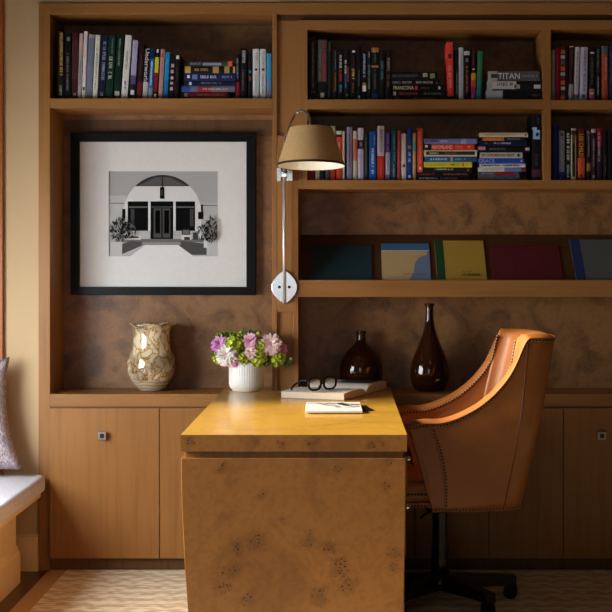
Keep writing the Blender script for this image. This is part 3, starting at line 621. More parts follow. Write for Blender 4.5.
stack([
 ('grey-green and teal book, bottom of the stack beside the tall black book', 478, 519.5, 175.2, 180, '#5a6468', [(.4, .9, '#3c5c7c')], [T1(.05, .35, '#8c5c50', .5, .4), T1(.45, .85, '#6c8ca8', .5, .3)]),
 ('grey and dark red book, second from the bottom of the blue-titled stack', 478, 519, 171.2, 175.2, '#55585e', [(.42, .9, '#8c2428')], [T1(.1, .38, '#90949c', .5, .4)]),
 ('white and periwinkle book, third from the bottom of the blue-titled stack', 478, 526, 167, 171.2, '#c8c6cc', [(.55, .9, '#6878b0'), (.9, 1, '#543c44')], [T1(.1, .5, '#a4a4b0', .5, .4)]),
 ('narrow white book with black letters under the royal blue one', 479.4, 525.4, 163.2, 167, '#c4c4c8', (), [T1(.04, .45, '#202024', .5, .55), T1(.52, .86, '#34343a', .5, .55)]),
 ('royal blue book lying on the narrow white book', 478, 524, 157.8, 163.2, '#2444a4', (), [T1(.01, .36, '#9cb0ec', .5, .6, 'GRACE'), T1(.93, .96, '#a0b0e0', .5, .4, '#')]),
 ('pale grey book with brown lettering above the royal blue one', 480, 522.4, 152, 157.8, '#aeaaa8', (), [T1(.04, .8, '#6c5c54', .5, .5), ('o', .9, .92, '#202020', .5, .5)]),
 ('black book with a pink emblem at its left end', 477.6, 530, 145, 151.8, '#101016', (), [T1(.01, .15, '#c07894', .6, .5, '#'), T1(.22, .55, '#5c5c6c', .5, .4), T1(.91, .99, '#c8a0a0', .5, .4, '#')]),
 ('dark navy book with white title, third from the top of the tall lying stack', 479.6, 527, 140.2, 145, '#111c3c', (), [T1(.08, .18, '#7080a8', .5, .35), T1(.3, .66, '#b0bcd8', .5, .45)]),
 ('black and orange book under the cream one', 482.6, 524, 136.4, 140.2, '#1c1c24', [(.0, .52, '#c06c30')], [T1(.08, .46, '#e0a878', .5, .4), T1(.6, .9, '#7888a4', .5, .5)]),
 ('cream book, topmost of the tall lying stack', 479.4, 528, 132, 136.4, '#c9bda2', (), [T1(.1, .75, '#a49470', .5, .4), T1(.93, .96, '#504030', .5, .5, '#')]),
], 0.03, zG, 'books lying in the tall lying stack')
standing(zG, 0.03, ('tall black book with pale blue badge against the bookcase divider', 532, 541.4, 0, 114, '#141018', [(.84, .95, '#4c2a34')], [T1(.2, .24, '#9cc8e4', .3, .5, '#'), T1(.24, .38, '#8cc0e8', .5, .75, '#'), T1(.28, .34, '#38607c', .6, .3, '#'), T1(.06, .16, '#585060', .7, .25), T1(.6, .8, '#40283c', .5, .4)]), group='books beside the divider')
RK = [
 ('thin dark green book, first in the right bay lower row', 551.6, 553.8, 0, 132, '#1c2c1c', (), ()),
 ('deep blue book at the left of the right bay lower row', 554.2, 558.4, 0, 126, '#14247c', (), ()),
 ('grey-lilac book with navy foot', 559.2, 565, 0, 131, '#7c7c94', [(.83, 1, '#20285c')], [T1(.05, .1, '#30303c', .5, .5, '#'), T1(.15, .8, '#9898ac', .5, .4)]),
 ('black book crowded with white block letters', 566, 570.4, 0, 129, '#16161a', (), [T1(.06, .62, '#d4d4d4', .5, .75), T1(.7, .95, '#a0a4b4', .5, .7)]),
 ('cream book with dark framed panel', 571, 576.4, 0, 128.5, '#b4b090', [(.04, .12, '#3c2c1c')], [T1(.06, .93, '#1c1410', .5, .5, '#'), T1(.4, .62, '#8c2c24', .5, .3, '#'), T1(.14, .3, '#806848', .5, .3)]),
 ('fiery red book with yellow capitals', 578, 585, 0, 129, '#5c1818', [(.56, .95, '#c0502c')], [T1(.1, .54, '#d8a42c', .5, .6, 'LEE CHILD'), T1(.6, .75, '#8c2c20', .5, .3), ('o', .9, .92, '#5c2010', .5, .5)]),
 ('dark book with white title and yellow patch', 586.8, 591, 0, 129.5, '#20181c', [(.03, .1, '#6c6460'), (.66, .82, '#8c6c30')], [T1(.12, .55, '#948c90', .5, .45)]),
 ('dark maroon slim book with white top mark', 591.6, 596, 0, 128.5, '#341420', [(.01, .08, '#b0a4a4')], [T1(.2, .75, '#b09ca0', .5, .4), T1(.9, .96, '#a09090', .5, .5, '#')]),
 ('red-topped book with white title in the right bay lower row', 597, 602.6, 0, 128.5, '#2c1828', [(0, .35, '#7c1830')], [T1(.06, .65, '#b4a0a8', .4, .5)]),
 ('black book with faint green title', 603.2, 607.6, 0, 131, '#141414', (), [T1(.5, .92, '#54605c', .5, .4)]),
 ('black book cut by the right edge of the picture, lower row', 608.2, 614, 0, 132, '#131116', (), ()),
]
for e in RK: standing(zG, 0.03, e, group='books on the right bay lower shelf')

# display books lying back on the sloped board
sl_dy, sl_dz = (DP-0.024)-0.075, Z(235, .28)-Z(280); sl = math.atan2(sl_dy, sl_dz)      # angle from the vertical
def display_book(label, x0, x1, ytop, t, cover, extra=None, paper='#c8baa0'):
    """front cover towards the viewer; stands at the foot of the slope"""
    Y0 = 0.036+0.0; n = Vector((0, -math.cos(sl), math.sin(sl)))
    z0 = Z(280)
    # foot of the rear face on the slope
    root = thing('display_book', label, 'book', (0, 0, 0), group=None)
    k = t*math.sin(sl)
    # slope rear line: y = 0.075 + s*sin, z = z0 + s*cos ; rear bottom edge on the shelf
    by = 0.075+0.003; s0 = 0.0
    w = X(x1, by)-X(x0, by)
    root.location = (X(x0, by), by-t*math.cos(sl), z0+0.0006); root.rotation_euler = (-sl, 0, 0)
    # height so the top falls at ytop:  z = z0+h cos, y = .. + h sin
    h = 0.15
    for _ in range(40):
        yy = root.location.y+h*math.sin(sl); zz = root.location.z+h*math.cos(sl)
        h += (Z(ytop, yy)-zz)*0.8
    mc = plain(cover, 0.55); b = MB(); bt = 0.0025
    b.box(0, w, 0, bt, 0, h, mc); b.box(0, w, t-bt, t, 0, h, mc); b.box(0, 0.004, bt, t-bt, 0, h, mc)
    b.build('cover', root)
    p = MB(); p.box(0.004, w-0.004, bt, t-bt, 0.004, h-0.004, plain(paper, 0.85)); p.build('page_block', root)
    if extra: extra(root, w, h)
    return root
def flat(b, pts, y, hexc): b.poly([(x, y, z) for x, z in pts], plain(hexc, 0.6))
display_book('dark teal book propped at the left end of the sloped display shelf', 310, 372, 245, 0.02, '#12343c')
def ex2(r, w, h):
    b = MB(); y = -0.0006
    flat(b, [(0, h*.8), (w, h*.8), (w, h), (0, h)], y, '#3f6fa0'); flat(b, [(0, h*.79), (w, h*.79), (w, h*.805), (0, h*.805)], y-.0002, '#e0d8c8')
    flat(b, [(0, 0), (w*.56, 0), (w*.66, h*.2), (w*.68, h*.42), (w*.74, h*.55), (w*.8, h*.62), (w*.95, h*.68), (w*.95, h*.79), (0, h*.79)], y-.0001, '#c9ad7c')
    put_marks(b, w*.4, w*.9, h*.15, h*.02, y-.0003, plain('#35507c'), random.Random(3)); b.build('cover_picture', r)
display_book('pale blue and sand coloured book propped on the sloped display shelf', 382, 431, 243.5, 0.014, '#7088a8', ex2)
def ex3(r, w, h):
    b = MB(); y = -0.0006
    flat(b, [(0, 0), (w*.17, 0), (w*.17, h), (0, h)], y, '#0c4a2c'); 
    rnd = random.Random(9)
    put_text(b, 'J.D.', w*.52, w*.74, h*.2, h*.05, y-.0002, plain('#5a4a20')); put_marks(b, w*.5, w*.88, h*.12, h*.06, y-.0002, plain('#5a4a20'), rnd); b.build('cover_picture', r)
display_book('mustard yellow book with dark green spine propped on the sloped display shelf', 437, 487, 240.5, 0.016, '#b8963c', ex3)
display_book('wide maroon book propped on the sloped display shelf', 494, 563, 246, 0.014, '#5c1824')
def ex5(r, w, h):
    b = MB(); flat(b, [(0, 0), (w*.17, 0), (w*.17, h), (0, h)], -0.0006, '#1c3468'); b.build('cover_picture', r)
display_book('grey book with navy spine propped at the right end of the display shelf', 576, 632, 239.5, 0.016, '#5c6464', ex5)

# ------------------------------------------------------------------ framed photograph
FY = 0.262
def fx(px): return X(px, FY)
def fz(py): return Z(py, FY)
t = thing('framed_photograph', 'black framed black and white photograph of an arched porch with cream mat', 'picture', (fx(163.5), FY+0.02, fz(295)))
l = t.location
b = MB(); fx0, fx1, fz0, fz1 = fx(71), fx(256), fz(295), fz(133); wd = fx(80)-fx(71)
y0, y1 = FY-0.014, FY+0.024
ins = [(fx0, fz0, fx1, fz1), (fx0+wd, fz0+wd, fx1-wd, fz1-wd)]
o_ = [(fx0, fz0), (fx1, fz0), (fx1, fz1), (fx0, fz1)]; i_ = [(fx0+wd, fz0+wd*.9), (fx1-wd*1.05, fz0+wd*.9), (fx1-wd*1.05, fz1-wd), (fx0+wd, fz1-wd)]
for k in range(4):
    k2 = (k+1) % 4; A, B_, C_, D_ = o_[k], o_[k2], i_[k2], i_[k]
    pts = [(A[0], y0, A[1]), (B_[0], y0, B_[1]), (C_[0], y0, C_[1]), (D_[0], y0, D_[1])]
    b.prism([Vector(p)-l for p in pts], (0, y1-y0, 0), M['black'])
b.build('frame', t, 0.002, fixn=True)
b = MB(); gx = lambda px, py, y=FY: Vector((fx(px), y, fz(py)))-l
mo = (108.8, 171.3, 217.8, 256.2); mi = i_
matm = plain('#eceae8', 0.9)
MO = [(i_[0][0]-.003, i_[0][1]-.003), (i_[2][0]+.003, i_[2][1]+.003)]
hx0, hx1, hz0, hz1 = fx(mo[0]), fx(mo[2]), fz(mo[3]), fz(mo[1])
for (a, c, d, e) in ((MO[0][0], hx0, MO[0][1], MO[1][1]), (hx1, MO[1][0], MO[0][1], MO[1][1]), (hx0, hx1, MO[0][1], hz0), (hx0, hx1, hz1, MO[1][1])):
    b.box(a-l.x, c-l.x, FY-.002-l.y, FY+.002-l.y, d-l.z, e-l.z, matm)
b.build('mat_board', t)
# the print: flat greys
b = MB()
GR = {}
def g(v): h = '#%02x%02x%02x' % (v, v, v); return plain(h, 0.9, 0, 0.0)
lay = [0]
def pp(pts, v):
    lay[0] += 1; y = FY+0.0045-lay[0]*0.00008
    b.poly([gx(p[0], p[1], y) for p in pts], g(v))
def cr(x, y): return (100+x/4.896, 165+y/4.896)
def rc(x0, y0, x1, y1, v): pp([cr(x0, y1), cr(x1, y1), cr(x1, y0), cr(x0, y0)], v)
rc(40, 30, 585, 452, 178)
rc(40, 150, 130, 300, 198); rc(480, 185, 585, 300, 188)
arc = [cr(305+190*math.cos(a), 238-190*math.sin(a)) for a in [PI*k/40 for k in range(41)]]
pp([cr(115, 365), cr(495, 365)]+arc, 228)
cap = [cr(305+190*math.cos(a), 238-190*math.sin(a)) for a in [PI*(k/40) for k in range(41)] if 238-190*math.sin(a) < 107]
pp(cap[::1], 60); pp([cr(190, 100), cr(420, 100), cr(340, 60), cr(270, 60)], 95)
rc(50, 185, 118, 189, 110); rc(500, 196, 575, 200, 110)
for (a, c) in ((135, 235), (247, 358), (370, 465)): rc(a, 178, c, 322 if a != 247 else 362, 22)
rc(140, 203, 232, 209, 120); rc(372, 203, 462, 209, 120); rc(250, 203, 355, 208, 90)
for (a, c) in ((262, 300), (306, 344)): rc(a, 212, c, 355, 84); rc(a+8, 222, c-6, 335, 14)
rc(150, 215, 168, 300, 70); rc(440, 215, 458, 300, 74)
rc(303, 60, 307, 110, 20); rc(293, 108, 315, 165, 15); rc(298, 120, 310, 150, 60)
rc(108, 215, 124, 262, 25); rc(480, 230, 506, 265, 25); rc(494, 193, 503, 232, 40)
rc(240, 325, 246, 365, 120); rc(170, 322, 245, 365, 190); rc(360, 322, 480, 365, 185)
rc(50, 365, 575, 452, 190)
rc(105, 362, 520, 378, 120); pp([cr(100, 440), cr(205, 395), cr(240, 378), cr(150, 372), cr(110, 385)], 85); pp([cr(545, 440), cr(440, 440), cr(370, 385), cr(400, 372), cr(520, 385)], 85)
pp([cr(140, 452), cr(465, 452), cr(380, 390), cr(225, 390)], 235); rc(205, 378, 395, 392, 150)
rc(120, 345, 200, 366, 210); rc(130, 350, 190, 358, 60); rc(400, 310, 440, 345, 40); rc(405, 318, 436, 338, 120); rc(398, 342, 448, 366, 220); rc(412, 352, 440, 366, 60); rc(455, 330, 480, 366, 70)
rc(50, 378, 108, 445, 205); rc(522, 380, 576, 445, 200); rc(508, 365, 524, 405, 225)
rnd = random.Random(4)
for (cx, cy, rx, ry, n) in ((95, 315, 48, 58, 130), (140, 320, 36, 42, 60), (545, 315, 34, 66, 110), (505, 330, 28, 36, 40)):
    for k in range(n):
        a = rnd.uniform(0, 2*PI); q = math.sqrt(rnd.random()); x = cx+rx*q*math.cos(a); y = cy+ry*q*math.sin(a); s = rnd.uniform(5, 12); th = rnd.uniform(0.6, 2.5)
        x = max(52, min(572, x)); v = rnd.choice([14, 20, 30, 45, 85, 120])
        dx, dy = math.cos(th)*s, math.sin(th)*s
        pp([cr(max(48, x-dx), y-dy), cr(min(576, x+dy*.35), y-dx*.35), cr(min(576, x+dx), y+dy), cr(max(48, x-dy*.35), y+dx*.35)], v)
b.box(fx(108)-l.x, fx(218.6)-l.x, FY+.0046-l.y, FY+.012-l.y, fz(257)-l.z, fz(170.6)-l.z, g(150))
b.build('photograph_print', t)
pm, nt, bs = base_mat('picture_glass'); bs.inputs['Base Color'].default_value = (0, 0, 0, 1); bs.inputs['Alpha'].default_value = 0.04; bs.inputs['Roughness'].default_value = 0.02
b = MB(); b.box(i_[0][0]-.002-l.x, i_[1][0]+.002-l.x, FY-.006-l.y, FY-.004-l.y, i_[0][1]-.002-l.z, i_[2][1]+.002-l.z, pm); b.build('glass', t)

# ------------------------------------------------------------------ wall lamp
t = thing('wall_lamp', 'chrome swing-arm wall lamp with tan drum shade on the pilaster', 'lamp', (X(284.5), -0.002, Z(287)))
l = t.location
b = MB(); ey = []
n = 18; hw_, hh_ = X(297.6)-X(284.7), (304.5-270)/2*.00425
for k in range(n+1):
    a = -1+2*k/n; ey.append((hw_*math.cos(a*PI/2)**0.8, hh_*a))
ring = [(x, -0.0, z) for x, z in ey]+[(-x, -0.0, z) for x, z in ey[::-1][1:-1]]
b.prism([(p[0], -0.010, p[2]) for p in ring], (0, 0.010, 0), M['chrome_soft'])
b.build('backplate', t, 0.002, fixn=True)
for sx in (-1, 1):
    b = MB(); cx = sx*0.021
    b.lathe([(0.0065, 0), (0.0065, 0.003), (0.004, 0.006)], M['knobdark'], (0, 0, 0), 12, capt=True)
    b.v = [(v[0]+cx, -0.010-v[2], v[1]) for v in b.v]; b.build('screw', t, fixn=True)
b = MB(); rz0, rz1 = Z(304, -.04)-l.z, Z(166, -.04)-l.z
b.tube([(0, -0.038, rz0), (0, -0.038, rz1)], 0.0065, plain('#f2f2f2', .3, .6), 14); b.build('rod', t)  # whitened base stands in for the bright reflection along the chrome
b = MB(); b.box(-0.006, 0.006, -0.034, -0.010, -0.01, 0.008, M['chrome_soft']); b.build('rod_clip', t)
b = MB(); zz = Z(175)-l.z
b.box(-0.031, -0.012, -0.045, 0.0012, zz-0.028, zz+0.028, M['chrome_soft']); b.box(0.012, 0.037, -0.045, 0.0012, zz-0.028, zz+0.028, M['chrome_soft']); b.box(-0.012, 0.012, -0.052, -0.024, zz-0.012, zz+0.012, M['chrome']) 
b.build('bracket', t, 0.002)
sy = -0.30
SX, SZ0, SZ1 = X(311, sy)-l.x, Z(166, sy)-l.z, Z(128, sy)-l.z
apts = [(284.5, 168, -.042), (284, 155, -.06), (284.6, 143, -.09), (286.8, 133, -.13), (290, 124.5, -.17), (294, 116.5, -.21), (298.5, 111.5, -.25), (303, 110.6, -.28), (307, 113.5, -.295), (309.6, 119, -.30), (310.3, 126, -.30)]
P3 = [Vector((X(p[0], p[2]), p[2], Z(p[1], p[2])))-l for p in apts]
sm = []
for i in range(len(P3)-1):
    p0, p1, p2, p3 = P3[max(0, i-1)], P3[i], P3[i+1], P3[min(len(P3)-1, i+2)]
    for k in range(5):
        u = k/5; sm.append(0.5*((2*p1)+(-p0+p2)*u+(2*p0-5*p1+4*p2-p3)*u*u+(-p0+3*p1-3*p2+p3)*u**3))
sm.append(P3[-1])
b = MB(); b.tube(sm, 0.0055, M['chrome'], 12); b.build('arm', t)
rs0, rs1 = (345-277)/2*(CY+sy)/F, (331.5-288.5)/2*(CY+sy)/F
def shademat():
    m, nt, bb = base_mat('tan_linen_shade'); L = nt.links
    tc = nt.nodes.new('ShaderNodeTexCoord'); mp = nt.nodes.new('ShaderNodeMapping'); mp.inputs['Scale'].default_value = (1, 1, 0.12); L.new(tc.outputs['Object'], mp.inputs['Vector'])
    w = nt.nodes.new('ShaderNodeTexNoise'); w.inputs['Scale'].default_value = 300; L.new(mp.outputs['Vector'], w.inputs['Vector'])
    r = ramp_node(nt, [(0.3, '#b9925f'), (0.7, '#c7a270')]); L.new(w.outputs['Fac'], r.inputs['Fac']); L.new(r.outputs['Color'], bb.inputs['Base Color']); bb.inputs['Roughness'].default_value = 0.9
    return m
M['shade'] = shademat(); M['shadein'] = plain('#efe9da', 0.7)
sh = bpy.data.objects.new('lamp_shade', None)
h = SZ1-SZ0
b = MB(); b.lathe([(rs0, 0), (rs1, h)], M['shade'], n=64, capb=False); b.lathe([(rs1-0.002, h), (rs0-0.002, 0)], M['shadein'], n=64, capb=False)
b.lathe([(rs0, 0), (rs0-0.002, 0)], M['shade'], n=64, capb=False); b.lathe([(rs1-0.002, h), (rs1, h)], M['shade'], n=64, capb=False)
so = b.build('lamp_shade', t); so.location = (SX, sy-l.y, SZ0); so.rotation_euler = (math.radians(-3.5), 0, 0)
tr = plain('#2a1418', 0.7)
b = MB()
for (r, z, q) in ((rs0, 0.0, 0.009), (rs1+0.0006, h-0.007, 0.008)):
    b.lathe([(r+0.0012-(q*0.0), z), (r+0.0012-q*(rs0-rs1)/h, z+q)], tr, n=64, capb=False); b.lathe([(r-0.0005, z), (r+0.0012, z)], tr, n=64, capb=False)
lab(b.build('shade_trim', so), 'dark brown ribbon trim on the lamp shade')
b = MB(); b.tube([(0, 0, h-0.006), (rs1*.98, 0, h-0.004)], 0.0012, M['chrome_soft'], 6); b.tube([(0, 0, h-0.006), (-rs1*.5, rs1*.85, h-0.004)], 0.0012, M['chrome_soft'], 6); b.tube([(0, 0, h-0.006), (-rs1*.5, -rs1*.85, h-0.004)], 0.0012, M['chrome_soft'], 6)
b.tube([(0, 0, h-0.05), (0, 0, h+0.012)], [0.012, 0.008], M['chrome_soft'], 12); b.build('socket', so)
bm_, nt, bb = base_mat('frosted_bulb'); bb.inputs['Base Color'].default_value = (0.9, 0.85, 0.75, 1); bb.inputs['Roughness'].default_value = 0.4
bb.inputs['Emission Color'].default_value = (1, 0.86, 0.62, 1); bb.inputs['Emission Strength'].default_value = 5.0
b = MB(); b.ball((0, 0, h-0.078), 0.024, bm_, 16, 10, 1, 1, 1.2); b.build('bulb', so)

# ------------------------------------------------------------------ desk
DT = 0.768; dX0, dX1, dY0 = -0.515, 0.1985, -1.505
t = thing('desk', 'yellow-brown burl wood desk standing end-on to the bookcase', 'desk', (-0.16, -0.8, 0))
l = t.location
b = MB(); th_ = 0.052
pts = [(dY0, DT-th_), (dY0, DT), (0.13, DT), (0.13, ctop+0.0015), (-0.0245, ctop+0.0015), (-0.0245, DT-th_)]
# top face gets its own veneer
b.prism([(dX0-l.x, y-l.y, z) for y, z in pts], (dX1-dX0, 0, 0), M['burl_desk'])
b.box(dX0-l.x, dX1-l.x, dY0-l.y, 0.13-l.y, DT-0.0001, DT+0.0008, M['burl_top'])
b.build('desk_top', t, fixn=False)
part('reveal_strip', dX0+0.016, dX1-0.013, dY0+0.012, -0.03, DT-th_-0.022, DT-th_, M['burl_desk'], t, 0)
b = MB(); zt_ = DT-th_-0.022; pY = -1.02
def body(z, q): return [(dX0+0.001+q*0.035-l.x, dY0+0.002-l.y, z), (dX1-0.004-q*0.012-l.x, dY0+0.002-l.y, z), (dX1-0.004-q*0.012-l.x, pY-l.y, z), (dX0+0.001+q*0.035-l.x, pY-l.y, z)]
rows = [body(zt_, 0), body(0.55, .08), body(0.35, .35), body(0.15, .75), body(0.009, 1)]
bb_, R_, K_ = b.grid(rows, M['burl_desk'], False, True); b.face([bb_+i for i in range(4)], M['burl_desk']); b.face([bb_+16+i for i in (3, 2, 1, 0)], M['burl_desk'])
b.build('pedestal', t, 0.0015, fixn=True)
part('side_panel', dX0+.037, dX0+.062, pY+.0005, -0.026, 0.009, zt_, M['burl_desk'], t)  # unseen left panel, added to stop window light passing under the desk
for k_, (z, h2) in enumerate(((0.64, .05), (0.48, .10), (0.25, .12))):
    b = MB(); x = dX1-0.0045-.010*(k_*.4)-l.x
    b.box(x, x+0.006, -1.47-l.y, -1.06-l.y, z-h2, z+h2*.9, M['burl_desk'])
    d = b.build('drawer', t, 0.001)
    if k_ == 2: continue
    b = MB(); b.tube([(x+0.006, -1.27-l.y, z+0.02), (x+0.018, -1.27-l.y, z+0.02)], 0.005, M['chrome_soft']); b.ball((x+0.020, -1.27-l.y, z+0.02), 0.0085, M['chrome_soft']); b.build('knob', d)

# ------------------------------------------------------------------ things on desk and counter
DT += 0.0009
# potted flowers
px_, py_ = X(246.5, -.03), -0.03
t = thing('flower_arrangement', 'ribbed white pot of pink, white and lime green flowers on the desk', 'flowers', (px_, py_, DT))
potm = plain('#e6e2dc', 0.4, 0, 0.5, 0.2)
b = MB(); k = (CY-.03)/F; R0 = 17.6*k; H0 = 29*k
def rib(r, z, a, j): return r-(0.0016*(0.5+0.5*math.cos(44*a)) if 2 < j < 9 else 0)
prof = [(R0*.74, 0), (R0*.8, .002), (R0*.86, .010), (R0*.95, .017), (R0, .030), (R0, .05), (R0, .07), (R0, .09), (R0, H0-.006), (R0, H0-.003), (R0, H0), (R0-.005, H0), (R0-.006, H0-.02)]
b.lathe(prof, potm, n=176, mod=rib); b.build('pot', t)
b = MB(); b.lathe([(0.001, H0-.021), (R0-.006, H0-.02)], plain('#3a2c1c', .9), n=32, capb=False); b.build('soil', t)
FK = k
def fpos(px, py, y): return Vector((X(px, py_+y)-px_, y, Z(py, py_+y)-DT))
def petal(b, c, d, up, ln, wd, m, cup=0.3):
    """one petal starting at c along direction d"""
    s = d.cross(up)
    if s.length < 1e-4: s = d.orthogonal()
    s.normalize(); nrm = s.cross(d).normalized()
    rows = []
    for i, (u, w_) in enumerate(((0, .35), (.35, .9), (.7, 1), (1, .45))):
        p = c+d*ln*u+nrm*ln*cup*u*u
        rows.append([p-s*wd*w_*.5+nrm*wd*.15, p, p+s*wd*w_*.5+nrm*wd*.15])
    b.grid(rows, m, True)
def mum(nm, px, py, y, rpx, cols, n=110, label=None):
    n = int(n*1.7)
    c = fpos(px, py, y); r = rpx*FK; b = MB(); rn = random.Random(int(px*7+py))
    ms = [plain(h, .7) for h in cols]
    face = Vector((rn.uniform(-.3, .3), -1, .45)).normalized()
    for i in range(n):
        q = (i+.5)/n; z = 1-1.75*q; a = i*2.39996
        d = Vector((math.sqrt(max(0, 1-z*z))*math.cos(a), math.sqrt(max(0, 1-z*z))*math.sin(a), z))
        M3 = face.to_track_quat('Z', 'Y').to_matrix(); d = M3 @ d
        mi_ = min(len(ms)-1, int(q*len(ms)*1.0+rn.uniform(-.3, .3))) if len(ms) > 1 else 0
        petal(b, c+d*r*.32, (d+Vector((rn.uniform(-.25,.25),rn.uniform(-.25,.25),rn.uniform(-.25,.25)))).normalized(), face, r*.75*rn.uniform(.8, 1.15), r*.21, ms[max(0, mi_)], -.35)
    b.ball(c, r*.45, ms[-1], 10, 7)
    o = b.build(nm, t)
    if label: lab(o, label)
def snow(px, py, y, rpx, cols, n=60):
    c = fpos(px, py, y); r = rpx*FK; b = MB(); rn = random.Random(int(px*3+py))
    ms = [plain(h, .65) for h in cols]
    for i in range(n):
        q = (i+.5)/n; z = 1-2*q; a = i*2.39996
        d = Vector((math.sqrt(max(0, 1-z*z))*math.cos(a), math.sqrt(max(0, 1-z*z))*math.sin(a), z)); p = c+d*r*rn.uniform(.62, .98)
        s = d.orthogonal().normalized(); s2 = d.cross(s); m_ = rn.choice(ms); ro = rn.uniform(0, 1.5)
        for kk in range(4):
            a2 = ro+kk*PI/2; e = (s*math.cos(a2)+s2*math.sin(a2)+d*rn.uniform(.1,.9)).normalized()
            petal(b, p, e, d, r*.42, r*.36, m_, .15)
    b.ball(c, r*.78, ms[0], 10, 7)
    return b.build('green_flower', t)
LIME = ['#a8b828', '#bccb34', '#d0da4c', '#98a824']; GRN = ['#5c7c20', '#7c9a2c', '#94ac34']
PINKW = ['#fbf4ee', '#f8ece6', '#f4ccd4', '#e890b0']
PINK = ['#f0b0c8', '#e890b4', '#e488b0', '#d070a0']
PALE = ['#f8dcd8', '#f4c8cc', '#ecb0c0', '#e090ac']
snow(233, 350, 0.0, 12, GRN, 90); snow(262, 352, 0.02, 13, GRN, 90); snow(248, 346, 0.03, 13, GRN, 90)
snow(219, 357, -.02, 6, LIME); snow(234, 345, -.045, 8, LIME, 80); snow(222, 339, 0.01, 6.5, GRN); snow(231, 338, .02, 6, GRN)
snow(242, 337.5, .02, 6, LIME); snow(243, 359, -.055, 6.5, LIME, 70); snow(257, 357.5, -.05, 8, LIME, 80); snow(260.5, 347, -.04, 6.5, LIME); snow(277.5, 359, -.03, 7, LIME, 70); snow(266, 360, -.03, 5.5, GRN)
mum('pink_flower', 220.4, 345, -.03, 8.5, ['#dc9cd0', '#d080c0', '#c470b0'], label='mauve pink blossom at the left of the pot')
mum('white_flower', 228, 355.5, -.055, 10.5, PINKW, 150, label='white blossom with pink edge petals')
mum('pink_flower', 234.5, 361, -.06, 6, PINK)
mum('pink_flower', 250.7, 341.5, -.045, 8, ['#e8b4cc', '#d888ac', '#c870a0'])
mum('pink_flower', 251, 353, -.065, 6.5, ['#f0d0cc', '#e8b0b8', '#dc90a0'])
mum('pale_pink_flower', 271, 345, -.035, 10.5, PALE, 150)
mum('pink_flower', 280, 349.5, -.01, 7, ['#dc9cac', '#d488a0'])
def leafpart(pts, m='#1f4a1c', nm='leaf'):
    b = MB()
    for (px, py, y, dx, dz, ln, wd) in pts:
        petal(b, fpos(px, py, y), Vector((dx, -.25, dz)).normalized(), Vector((0, -1, .3)), ln*FK, wd*FK, plain(m, .5), -.15)
    b.build(nm, t)
leafpart([(253, 338, -.02, -.3, 1, 9, 5), (255, 338, -.02, .3, 1, 8, 5), (252, 335, -.02, -1, .5, 5, 4), (256, 334, -.02, .9, .4, 6, 4)])
leafpart([(243, 338, 0, .05, 1, 11, 1.5), (275, 338, 0, .1, 1, 5, 4), (276, 337, 0, .9, .3, 5, 4), (274, 337, 0, -.8, .5, 4, 4)])
leafpart([(282, 362, -.03, 1, -.1, 8, 3), (286, 363, -.03, 1, .7, 6, 3), (286, 363, -.03, .9, -.5, 5, 3.5), (284, 363, -.03, .3, -1, 4, 3), (289, 361, -.03, 1, .3, 4, 3)])
leafpart([(266, 362, -.05, -.2, -.8, 4, 4)])
leafpart([(216, 354, 0, -1, -.1, 8, 1.5), (216, 352, 0, -.8, .6, 5, 3)], '#4c6420'); leafpart([(224, 338, 0, -.3, 1, 4, 4)], '#4c6420'); leafpart([(262, 342, 0, .2, 1, 6, 3)], '#4c6420')
b = MB(); b.ball(fpos(258.5, 335, -.03), 2.6*FK, plain('#c8c04c', .6), 10, 7, 1, 1, 1.4); b.ball(fpos(291, 359, -.03), 1.6*FK, plain('#a8b44c', .6), 8, 6); b.build('bud', t)

# art glass vase
M_v, nt, bs = base_mat('mottled_art_glass'); L = nt.links
tc = nt.nodes.new('ShaderNodeTexCoord'); v = nt.nodes.new('ShaderNodeTexVoronoi'); v.feature = 'DISTANCE_TO_EDGE'; v.inputs['Scale'].default_value = 30
mp = nt.nodes.new('ShaderNodeMapping'); mp.inputs['Scale'].default_value = (1.1, 1.1, 0.45)
nz = nt.nodes.new('ShaderNodeTexNoise'); nz.inputs['Scale'].default_value = 14; nz.inputs['Detail'].default_value = 4
sc = nt.nodes.new('ShaderNodeVectorMath'); sc.operation = 'SCALE'; sc.inputs['Scale'].default_value = 0.09; ad = nt.nodes.new('ShaderNodeVectorMath')
L.new(tc.outputs['Object'], nz.inputs['Vector']); L.new(nz.outputs['Color'], sc.inputs[0]); L.new(tc.outputs['Object'], ad.inputs[0]); L.new(sc.outputs[0], ad.inputs[1]); L.new(ad.outputs[0], mp.inputs['Vector']); L.new(mp.outputs['Vector'], v.inputs['Vector'])
r = ramp_node(nt, [(0.0, '#7a5a34'), (0.035, '#c8ae80'), (0.15, '#e6d8ba')]); L.new(v.outputs['Distance'], r.inputs['Fac'])
n2 = nt.nodes.new('ShaderNodeTexNoise'); n2.inputs['Scale'].default_value = 9; n2.inputs['Detail'].default_value = 2; L.new(ad.outputs[0], n2.inputs['Vector'])
r2 = ramp_node(nt, [(0.44, '#7c6340'), (0.54, '#f2ece0')]); L.new(n2.outputs['Fac'], r2.inputs['Fac'])
mx = nt.nodes.new('ShaderNodeMix'); mx.data_type = 'RGBA'; mx.blend_type = 'MULTIPLY'; mx.inputs['Factor'].default_value = 0.7
L.new(r.outputs['Color'], mx.inputs[6]); L.new(r2.outputs['Color'], mx.inputs[7])
